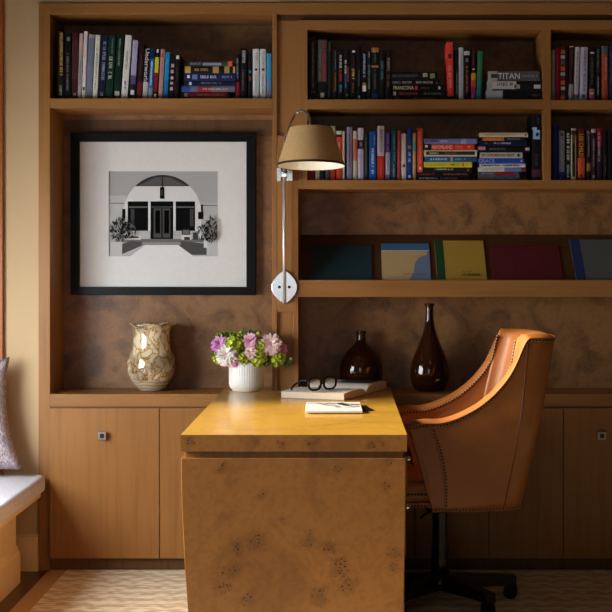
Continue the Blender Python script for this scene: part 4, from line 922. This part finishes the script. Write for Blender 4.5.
# plain milky foot of the vase
sp = nt.nodes.new('ShaderNodeSeparateXYZ'); L.new(ad.outputs[0], sp.inputs[0]); mr = nt.nodes.new('ShaderNodeMapRange'); mr.inputs[1].default_value = 0.085; mr.inputs[2].default_value = 0.10; L.new(sp.outputs['Z'], mr.inputs[0])
wv = nt.nodes.new('ShaderNodeTexWave'); wv.bands_direction = 'Z'; wv.inputs['Scale'].default_value = 22; wv.inputs['Distortion'].default_value = 4; L.new(tc.outputs['Object'], wv.inputs['Vector'])
r3 = ramp_node(nt, [(0.2, '#a48f74'), (0.8, '#c4b395')]); L.new(wv.outputs['Fac'], r3.inputs['Fac'])
mx2 = nt.nodes.new('ShaderNodeMix'); mx2.data_type = 'RGBA'; L.new(mr.outputs[0], mx2.inputs['Factor']); L.new(r3.outputs['Color'], mx2.inputs[6]); L.new(mx.outputs[2], mx2.inputs[7])
L.new(mx2.outputs[2], bs.inputs['Base Color']); bs.inputs['Roughness'].default_value = 0.08; bs.inputs['Coat Weight'].default_value = 1.0; bs.inputs['Coat Roughness'].default_value = 0.03
vy = 0.15; k = (CY+vy)/F
ys = [(390, 10.5), (389.3, 12), (386, 15.5), (381, 19.5), (375, 22.8), (368, 24.5), (361, 24.3), (355, 22.5), (350, 20.3), (345, 19), (338, 18.3), (332, 18.4), (328, 19.2), (325.5, 20.8), (324, 23), (322.8, 24.6)]
def wob(r, z, a, j):
    if j < 11: return r
    f = (j-10)/5; return (r+f*f*(0.006*math.sin(5*a+1)+0.004*math.sin(3*a)), z+f*f*(0.003*math.sin(7*a)))
b = MB(); zb = Z(390, vy)
b.lathe([(rr*k, (390-yy)*k) for yy, rr in ys]+[((rr-1)*k, (390-yy)*k) for yy, rr in ys[::-1][:-3]], M_v, n=72, mod=lambda r, z, a, j: wob(r, z, a, j if j < 16 else max(0, 31-j)))
o = b.build('glass_vase'); o.location = (X(151.5, vy), vy, ctop+0.0003); tag(o, 'mottled cream and brown art glass vase with ragged rim on the left counter', 'vase')

# amber bottles
def amber():
    m, nt, b = base_mat('dark_amber_glass'); b.inputs['Base Color'].default_value = lin('#6a3414'); b.inputs['Roughness'].default_value = 0.04
    b.inputs['Transmission Weight'].default_value = 0.85; b.inputs['IOR'].default_value = 1.5; return m
M['amber'] = amber()
def bottle(px, Yb, base_z, prof, label):
    k = (CY+Yb)/F; b = MB()
    zs = [(r*k, (prof[0][0]-y)*k) for y, r in prof]
    # smooth the profile
    sm = []
    for i in range(len(zs)-1):
        p0, p1, p2, p3 = zs[max(0, i-1)], zs[i], zs[i+1], zs[min(len(zs)-1, i+2)]
        for q in range(4):
            u = q/4; sm.append(tuple(max(0.0005, 0.5*((2*p1[c])+(-p0[c]+p2[c])*u+(2*p0[c]-5*p1[c]+4*p2[c]-p3[c])*u*u+(-p0[c]+3*p1[c]-3*p2[c]+p3[c])*u**3)) if c == 0 else 0.5*((2*p1[c])+(-p0[c]+p2[c])*u+(2*p0[c]-5*p1[c]+4*p2[c]-p3[c])*u*u+(-p0[c]+3*p1[c]-3*p2[c]+p3[c])*u**3) for c in (0, 1)))
    sm.append(zs[-1])
    inner = [(max(0.001, r-0.003), max(z, 0.004)) for r, z in sm[::-1]]
    b.lathe(sm+inner, M['amber'], n=56); 
    b.v = b.v
    top = zs[-1][1]; t = thing('glass_bottle', label, 'bottle', (X(px, Yb), Yb, base_z))
    b.build('bottle_body', t)
    c = MB(); rn = zs[-1][0]; c.lathe([(rn+.0002, top-.010), (rn+.0032, top-.009), (rn+.0036, top-.004), (rn+.003, top+.0005), (rn-.002, top+.0008), (rn-.003, top-.004)], M['amber'], n=40, capb=False); c.build('lip', t)
bottle(361, 0.21, ctop+.0004, [(390, 15), (388, 17.5), (383, 19.8), (375, 21.2), (366, 21), (358, 18.3), (351, 13), (346, 7.6), (342, 5), (337, 4.4), (332, 4.6)], 'squat round dark amber glass bottle behind the open book')
bottle(429.5, 0.15, ctop+.0004, [(391, 13), (389.5, 15), (385, 17.6), (378, 19.2), (370, 19.2), (362, 17.8), (354, 15), (346, 11.8), (338, 8.6), (330, 6), (322, 4.5), (314, 3.9), (308, 3.8), (304, 4.2)], 'tall long-necked dark amber glass bottle on the counter left of the chair')

# open book on the desk
t = thing('open_book', 'large open hardback lying on the desk under the eyeglasses', 'book', (0.0, -0.44, DT), (0, 0, math.radians(-20.5)))
# local: +x along near fore-edge (A->B is from x=-0.26 to 0), +y towards the far half
cov = plain('#8f8478', .6)
pgm = plain('#f2ede4', .8); prt = plain('#1c1a19', .6); fem = plain('#cbb8a0', .85)
b = MB(); PW = 0.26; H_ = 0.268
b.box(-H_-.004, .004, -.004, 2*PW+.004, 0, .003, cov); b.build('book_cover', t, .001)
def pagehalf(y_edge, y_gut, tmax, nm):
    b = MB(); n = 14; top = []; 
    for i in range(n+1):
        u = i/n; y = y_edge+(y_gut-y_edge)*u
        z = .003+tmax*(0.86+0.14*math.sin(PI*min(1, u*1.1)))*(1-max(0, (u-.8)/.2)**2*.75)
        top.append((y, z))
    b.grid([[(-H_, y, z), (0, y, z)] for y, z in top] if y_edge < y_gut else [[(0, y, z), (-H_, y, z)] for y, z in top], pgm, True)
    for x in (-H_, 0): b.poly([(x, y, z) for y, z in top]+[(x, y_gut, .003), (x, y_edge, .003)], fem)
    b.poly([(-H_, y_edge, .003), (0, y_edge, .003), (0, y_edge, top[0][1]), (-H_, y_edge, top[0][1])], fem)
    return b.build(nm, t, fixn=True)
pagehalf(0, PW, .028, 'page_block'); pagehalf(2*PW, PW, .036, 'page_block')
b = MB(); z = .034
b.poly([(-.16, PW+.075, .0402), (-.01, PW+.075, .0402), (-.01, PW+.2, .0402), (-.16, PW+.2, .0402)], prt); b.build('printed_picture', t)

# eyeglasses
t = thing('eyeglasses', 'black framed eyeglasses resting on the open book', 'glasses', (X(322.5, -.33), -0.35, DT+.030), (0, 0, math.radians(44)))
t.scale = (1.2, 1.2, 1.2)
lensm, nt, bb = base_mat('clear_lens'); bb.inputs['Base Color'].default_value = (.95, .97, 1, 1); bb.inputs['Alpha'].default_value = .22; bb.inputs['Roughness'].default_value = .03
tilt = math.radians(8)
for sx in (-1, 1):
    b = MB(); ring = []; n = 28
    for i in range(n+1):
        a = 2*PI*i/n; rx, rz = .028, .020
        cx = math.copysign(abs(math.cos(a))**.75, math.cos(a))*rx; cz = math.copysign(abs(math.sin(a))**.75, math.sin(a))*rz
        ring.append((sx*.034+cx*(1+.08*math.sin(a)), .0, .0245+cz))
    b.tube(ring, 0.0036, M['black'], 8); r_ = b.build('rim', t)
    b = MB(); b.poly([(p[0], 0.0004, p[2]) for p in ring[:-1]], lensm); b.build('lens', r_)
    b = MB(); b.tube([(sx*.060, 0, .037), (sx*.066, .006, .038), (sx*.067, .03, .0365), (sx*.066, .05, .028), (sx*.065, .07, .018), (sx*.063, .085, .003)], [.0036, .0036, .0034, .0034, .0036, .0038], M['black'], 8); b.build('temple', t)
b = MB(); b.tube([(-.0105, 0, .030), (-.005, -.001, .034), (.005, -.001, .034), (.0105, 0, .030)], .0027, M['black'], 8); b.build('bridge', t)

# magazine with curled pages
mx0, mx1 = X(305.5, -.9), X(362.5, -.9)
t = thing('magazine', 'white magazine with sketchy black drawing lying at the middle of the desk', 'magazine', (mx0, -0.915, DT), (0, 0, math.radians(1)))
w = mx1-mx0; dd = .30
mw = plain('#cbc9c6', .6)
b = MB(); b.box(0, w, 0, dd, 0.004, .012, mw); b.build('magazine_cover', t, .001)
b = MB(); rows = []
for i in range(9):
    u = i/8; rows.append([(w*.55+u*(w*.45+.045), dd*.12+u*.06, .002+.0*u), (w*.55+u*(w*.45+.02), dd*.9-u*.09, .002+.006*u*u)])
b.grid(rows, plain('#4a3c34', .7)); b.build('loose_page', t, solid=.0012)
b = MB(); rn = random.Random(12); ink = plain('#26241f', .6); gry = plain('#7c7872', .6); y_ = .0123
def stroke(pts, wd, m_, zo=0):
    for i in range(len(pts)-1):
        a, c = Vector((*pts[i], 0)), Vector((*pts[i+1], 0)); d = (c-a); s = Vector((-d.y, d.x, 0)).normalized()*wd/2
        b.poly([(a-s)+Vector((0, 0, y_+zo)), (c-s)+Vector((0, 0, y_+zo)), (c+s)+Vector((0, 0, y_+zo)), (a+s)+Vector((0, 0, y_+zo))], m_)
stroke([(w*.2, dd*.9), (w*.4, dd*.6), (w*.55, dd*.55), (w*.6, dd*.35)], .022, gry); stroke([(w*.35, dd*.85), (w*.55, dd*.75), (w*.75, dd*.8)], .035, gry, .0001)
stroke([(w*.62, dd*.9), (w*.7, dd*.62), (w*.82, dd*.5), (w*.97, dd*.45)], .024, ink, .0002); stroke([(w*.6, dd*.7), (w*.8, dd*.72), (w*.98, dd*.66)], .03, ink, .0003)
stroke([(w*.7, dd*.4), (w*.8, dd*.33), (w*.9, dd*.35)], .008, gry, .0002); stroke([(w*.03, dd*.8), (w*.12, dd*.86), (w*.2, dd*.8)], .01, gry, .0001)
b.build('cover_drawing', t)

# ------------------------------------------------------------------ leather desk chair
def leather():
    m, nt, b = base_mat('saddle_leather'); L = nt.links
    tc = nt.nodes.new('ShaderNodeTexCoord'); n = nt.nodes.new('ShaderNodeTexNoise'); n.inputs['Scale'].default_value = 5; n.inputs['Detail'].default_value = 5; L.new(tc.outputs['Object'], n.inputs['Vector'])
    r = ramp_node(nt, [(0.3, '#8a5024'), (0.7, '#a0622e')]); L.new(n.outputs['Fac'], r.inputs['Fac']); L.new(r.outputs['Color'], b.inputs['Base Color'])
    b.inputs['Roughness'].default_value = .5; b.inputs['Coat Weight'].default_value = .12; b.inputs['Coat Roughness'].default_value = .35; b.inputs['Specular IOR Level'].default_value = .35
    v = nt.nodes.new('ShaderNodeTexVoronoi'); v.inputs['Scale'].default_value = 500; L.new(tc.outputs['Object'], v.inputs['Vector'])
    bp = nt.nodes.new('ShaderNodeBump'); bp.inputs['Strength'].default_value = .12; bp.inputs['Distance'].default_value = .001; L.new(v.outputs['Distance'], bp.inputs['Height']); L.new(bp.outputs['Normal'], b.inputs['Normal'])
    return m
M['leather'] = leather(); M['nail'] = plain('#9a7650', .35, .5); M['nailbed'] = plain('#160a06', .7); M['seam'] = plain('#3c1c0c', .6)
cc = Vector((0.462, -0.55, 0))
chair = thing('desk_chair', 'brown leather swivel desk chair with nailhead trim at the right of the desk', 'chair', (cc.x-.016, cc.y, 0), (0, 0, math.radians(4.5)))
def itp(tab, z):
    if z <= tab[0][0]: return tab[0][1]
    for (a, va), (c, vc) in zip(tab, tab[1:]):
        if z <= c:
            u = (z-a)/(c-a); return va+(vc-va)*u
    return tab[-1][1]
XF = [(.396, -.142), (.50, -.155), (.57, -.17), (.64, -.2), (.70, -.232), (.73, -.241)]
XRr = [(.396, .2), (.45, .212), (.55, .234), (.62, .25), (.8, .285), (1.05, .332)]
HW = [(.41, .245), (.55, .265), (.73, .28), (1.05, .262)]
rimtab = [(404, 425), (412, 422.5), (424, 421), (437, 421), (448, 418.8), (460, 414.5), (475, 407), (485, 400), (495, 391.5), (505, 380.5), (512, 370.5), (518, 359), (523, 347.5), (526.5, 341), (529.5, 337.5), (532, 336.5)]
sD = 4.965/F
rim = [((p-344)*sD-cc.x, CZ-(q-263)*sD) for p, q in rimtab]
# resample the rim smoothly
def crm(P, n):
    out = []
    for i in range(len(P)-1):
        p0, p1, p2, p3 = P[max(0, i-1)], P[i], P[i+1], P[min(len(P)-1, i+2)]
        for q in range(n):
            u = q/n; out.append(tuple(0.5*((2*p1[c])+(-p0[c]+p2[c])*u+(2*p0[c]-5*p1[c]+4*p2[c]-p3[c])*u*u+(-p0[c]+3*p1[c]-3*p2[c]+p3[c])*u**3) for c in range(len(p1))))
    out.append(P[-1]); return out
rim = crm(rim, 3)
CR = .085
def plan(kind, s, z, ins=0.0, side=-1, insb=None):
    """kind 'side': s 0..1 from front to corner; kind 'corner': s = angle 0..1; 'back': s 0..1 to the middle"""
    if insb is None: insb = ins
    xf, xr, hw = itp(XF, z), itp(XRr, z)-insb, itp(HW, z)-ins; c = max(.02, CR-ins*.3)
    if kind == 'side':
        bow = .012*math.sin(PI*s)
        x = xf+(itp(XRr, z)-CR-xf)*s; x = min(x, xr-c) if ins else x
        return (x, side*(hw+bow*.6))
    if kind == 'corner':
        a = s*PI/2; return (xr-c+c*math.sin(a), side*(hw-c+c*math.cos(a)))
    return (xr+.012*math.sin(s*PI/2), side*(hw-c)*(1-s))
cols = []
for (x, z) in rim:
    xf, xr = itp(XF, z), itp(XRr, z); s = max(0, min(1, (x-xf)/(xr-CR-xf))); cols.append(('side', s, z))
cols[0] = ('side', 0, cols[0][2]); ztop = rim[-1][1]
for i in range(1, 9): cols.append(('corner', i/8, ztop))
for i in range(1, 9): cols.append(('back', i/8, ztop))
NV = 14; zbot = .396; zin = .47
def section(kind, s, zt, side):
    th0 = .082
    out = []
    for i in range(NV+1):
        z = zbot+(zt-.012-zbot)*i/NV; x, y = plan(kind, s, z, 0, side); out.append(Vector((x, y, z)))
    zc = zt
    frac = 0 if kind == 'side' and s < .02 else 1
    for (f, dz) in ((.12, -.003), (.3, .003), (.5, .005), (.7, .002), (.9, -.006)):
        o_ = plan(kind, s, zc, 0, side); i_ = plan(kind, s, zc, th0, side); 
        out.append(Vector((o_[0]+(i_[0]-o_[0])*f, o_[1]+(i_[1]-o_[1])*f, zc+dz)))
    for i in range(NV+1):
        z = (zt-.014)+(zin-(zt-.014))*i/NV
        puff = .008*math.sin(PI*min(1, i/NV))
        x, y = plan(kind, s, z, th0+puff, side, th0+puff*1.6); out.append(Vector((x, y, z)))
    return out
allcols = [(k_, s_, z_, -1) for k_, s_, z_ in cols]+[(k_, s_, z_, 1) for k_, s_, z_ in cols[::-1][1:]]
rows = [section(k_, s_, z_, sd) for k_, s_, z_, sd in allcols]
b = MB(); bb_, R_, K_ = b.grid(rows, M['leather'], True, True)
b.face([bb_+i for i in range(K_)], M['leather']); b.face([bb_+(R_-1)*K_+i for i in range(K_-1, -1, -1)], M['leather'])
b.build('backrest', chair, fixn=True)
# piping along the outer rim edge, seams and nailheads
def outer(kind, s, z, side, off=.0): x, y = plan(kind, s, z, 0, side); n = Vector((0, side, 0)) if kind == 'side' else (Vector((math.sin(s*PI/2), side*math.cos(s*PI/2), 0)) if kind == 'corner' else Vector((1, 0, 0))); return Vector((x, y, z))+n*off
b = MB(); b.tube([outer(k_, s_, z_-.008, sd, .001) for k_, s_, z_, sd in allcols], .0032, M['leather'], 8); b.build('piping', chair)
for sd in (-1, 1):
    b = MB(); b.tube([outer('side', 1.02-.08*i/20, .404+(1.02-.404)*i/20, sd, .0004) for i in range(21)], .0016, M['seam'], 6); b.build('seam', chair)
    b = MB(); b.tube([outer('side', .195-.01*(1-i/20), .40+(.722-.40)*i/20, sd, .0012) for i in range(21)], .0028, M['leather'], 6); b.build('piping', chair)
def nails(path, step=.0125, r=.0048):
    b = MB(); pts = [Vector(p) for p in path]; acc = 0
    for i in range(len(pts)-1):
        d = (pts[i+1]-pts[i]).length; u = acc
        while u < d:
            p = pts[i].lerp(pts[i+1], u/d); b.ball(p, r, M['nail'], 6, 4); u += step
        acc = u-d
    b.build('nailhead_trim', chair)
    b = MB(); b.tube(path, r*.72, M['nailbed'], 6); b.build('trim_tape', chair)
for sd in (-1, 1):
    nails([outer(k_, s_, z_-.018, sd, -.0014) for k_, s_, z_ in cols])
    nails([outer('side', .22-.01*(1-i/20), .415+(.708-.415)*i/20, sd, -.0014) for i in range(21)])
    nails([outer('side', .03+.95*i/20, .406, sd, -.0014) for i in range(21)]+[outer('corner', i/6, .406, sd, -.0014) for i in range(7)]+[outer('back', i/6, .406, sd, -.0014) for i in range(7)])
    inn = []
    for k_, s_, z_ in cols[:44]:
        x, y = plan(k_, s_, z_-.018, 0.0865, sd); inn.append(Vector((x, y, z_-.018)))
    nails(inn)
# seat
sb = softbox(-.285, .17, -.205, .205, .425, .505, .022, M['leather'], .012)
sb.build('seat_cushion', chair)
b = MB(); b.box(-.275, .18, -.2, .2, .405, .425, M['leather']); b.box(-.287, -.275, -.195, .195, .405, .462, M['leather']); b.build('seat_frame', chair, .004)
if 1: nails([(-.288, -.19, .413), (-.288, .19, .413)]); nails([(-.288, -.19, .455), (-.288, .19, .455)]); nails([(-.27, -.2008, .412), (-.15, -.2008, .412)]); nails([(-.27, -.2062, .455), (-.16, -.2062, .455)])
bx = X(444, -.55)-cc.x
b = MB(); b.box(bx-.11, bx+.11, -.09, .09, .39, .405, M['bronze']); b.box(bx-.05, bx+.05, -.045, .045, .355, .39, M['bronze']); b.tube([(bx-.03, -.05, .375), (bx-.10, -.2, .37)], .006, M['bronze']); b.build('tilt_mechanism', chair, .003)
b = MB(); b.lathe([(.035, .10), (.035, .16), (.031, .19), (.033, .2), (.028, .24), (.028, .355)], M['bronze'], (bx, 0, 0), 24); b.build('column', chair)
b = MB(); b.lathe([(.03, .06), (.05, .065), (.055, .09), (.045, .11), (.03, .125)], M['bronze'], (bx, 0, 0), 24, capt=True); b.build('hub', chair)
for a in (6, -60, -132, 156, 84):
    q = math.radians(a); d = Vector((math.cos(q), math.sin(q), 0)); s = Vector((-d.y, d.x, 0)); b = MB(); L_ = .30
    rows = []
    for (u, w_, z0, z1) in ((.03, .026, .058, .118), (.12, .024, .060, .112), (.22, .023, .062, .104), (L_, .024, .060, .098)):
        c0 = Vector((bx, 0, 0))+d*u
        rows.append([c0-s*w_+Vector((0, 0, z0)), c0+s*w_+Vector((0, 0, z0)), c0+s*w_+Vector((0, 0, z1)), c0-s*w_+Vector((0, 0, z1))])
    bb_, R_, K_ = b.grid(rows, M['bronze'], False, True); b.face([bb_+i for i in range(4)], M['bronze']); b.face([bb_+12+i for i in (3, 2, 1, 0)], M['bronze'])
    lg = b.build('leg', chair, .004, fixn=True)
    b = MB(); c0 = Vector((bx, 0, 0))+d*(L_-.018); ax = Vector((math.cos(q+1.2), math.sin(q+1.2), 0))
    for sg in (-1, 1):
        cen = c0+ax*sg*.013+Vector((0, 0, .0355)); r0 = .027
        u1 = Vector((-ax.y, ax.x, 0)); ring = [cen+(u1*math.cos(v_)+Vector((0, 0, 1))*math.sin(v_))*r0-ax*.007 for v_ in [2*PI*i/20 for i in range(20)]]
        b.prism(ring, ax*.014, M['black'])
    b.tube([c0+Vector((0, 0, .036)), c0+Vector((0, 0, .070))], .007, M['bronze'], 8)
    b.build('caster', lg, .0015, fixn=True)

# ------------------------------------------------------------------ lights
def area(name, loc, target, sx, sy_, power, col):
    ld = bpy.data.lights.new(name, 'AREA'); ld.shape = 'RECTANGLE'; ld.size = sx; ld.size_y = sy_; ld.energy = power; ld.color = col
    o = bpy.data.objects.new(name, ld); C.objects.link(o); o.location = loc
    o.rotation_euler = (Vector(target)-Vector(loc)).to_track_quat('-Z', 'Y').to_euler(); return o
area('window_daylight', (-1.93, (wy0+wy1)/2, 1.08), (0.4, (wy0+wy1)/2+.1, 0.35), wy1-wy0-.1, .85, 62, (.90, .96, 1.0))
area('far_window_daylight', (-0.65, -7.16, 1.45), (-0.65, 0, 1.45), 1.4, 1.5, 12, (.92, .97, 1.0))
area('ceiling_fill', (0.4, -3.2, 2.55), (0.2, -3.0, 0), 0.5, 0.5, 1, (1.0, .78, .5))  # added warm fill from above, no lamp is known there
sd_ = bpy.data.lights.new('sun', 'SUN'); sd_.energy = 18.5; sd_.angle = math.radians(12); sd_.color = (1, .9, .74)
so_ = bpy.data.objects.new('sun', sd_); C.objects.link(so_); so_.rotation_euler = Vector((1.0, 0.10, -0.42)).to_track_quat('-Z', 'Y').to_euler(); so_.location = (-4, -1, 3)
w = bpy.data.worlds.new('world'); S.world = w; w.use_nodes = True
bg = w.node_tree.nodes['Background']; bg.inputs['Color'].default_value = (0.9, 0.75, 0.6, 1); bg.inputs['Strength'].default_value = 0.02

cam = bpy.data.cameras.new('camera'); co = bpy.data.objects.new('camera', cam); C.objects.link(co)
co.location = (0, -CY, CZ); co.rotation_euler = (PI/2, 0, 0)
cam.sensor_width = 36; cam.lens = 36*F/612; cam.shift_x = -38/612; cam.shift_y = -43/612; cam.clip_start = .05
S.camera = co
S.view_settings.view_transform = 'Standard'; S.view_settings.look = 'None'; S.view_settings.gamma = 1; S.view_settings.use_curve_mapping = False
S.view_settings.exposure = 0.0
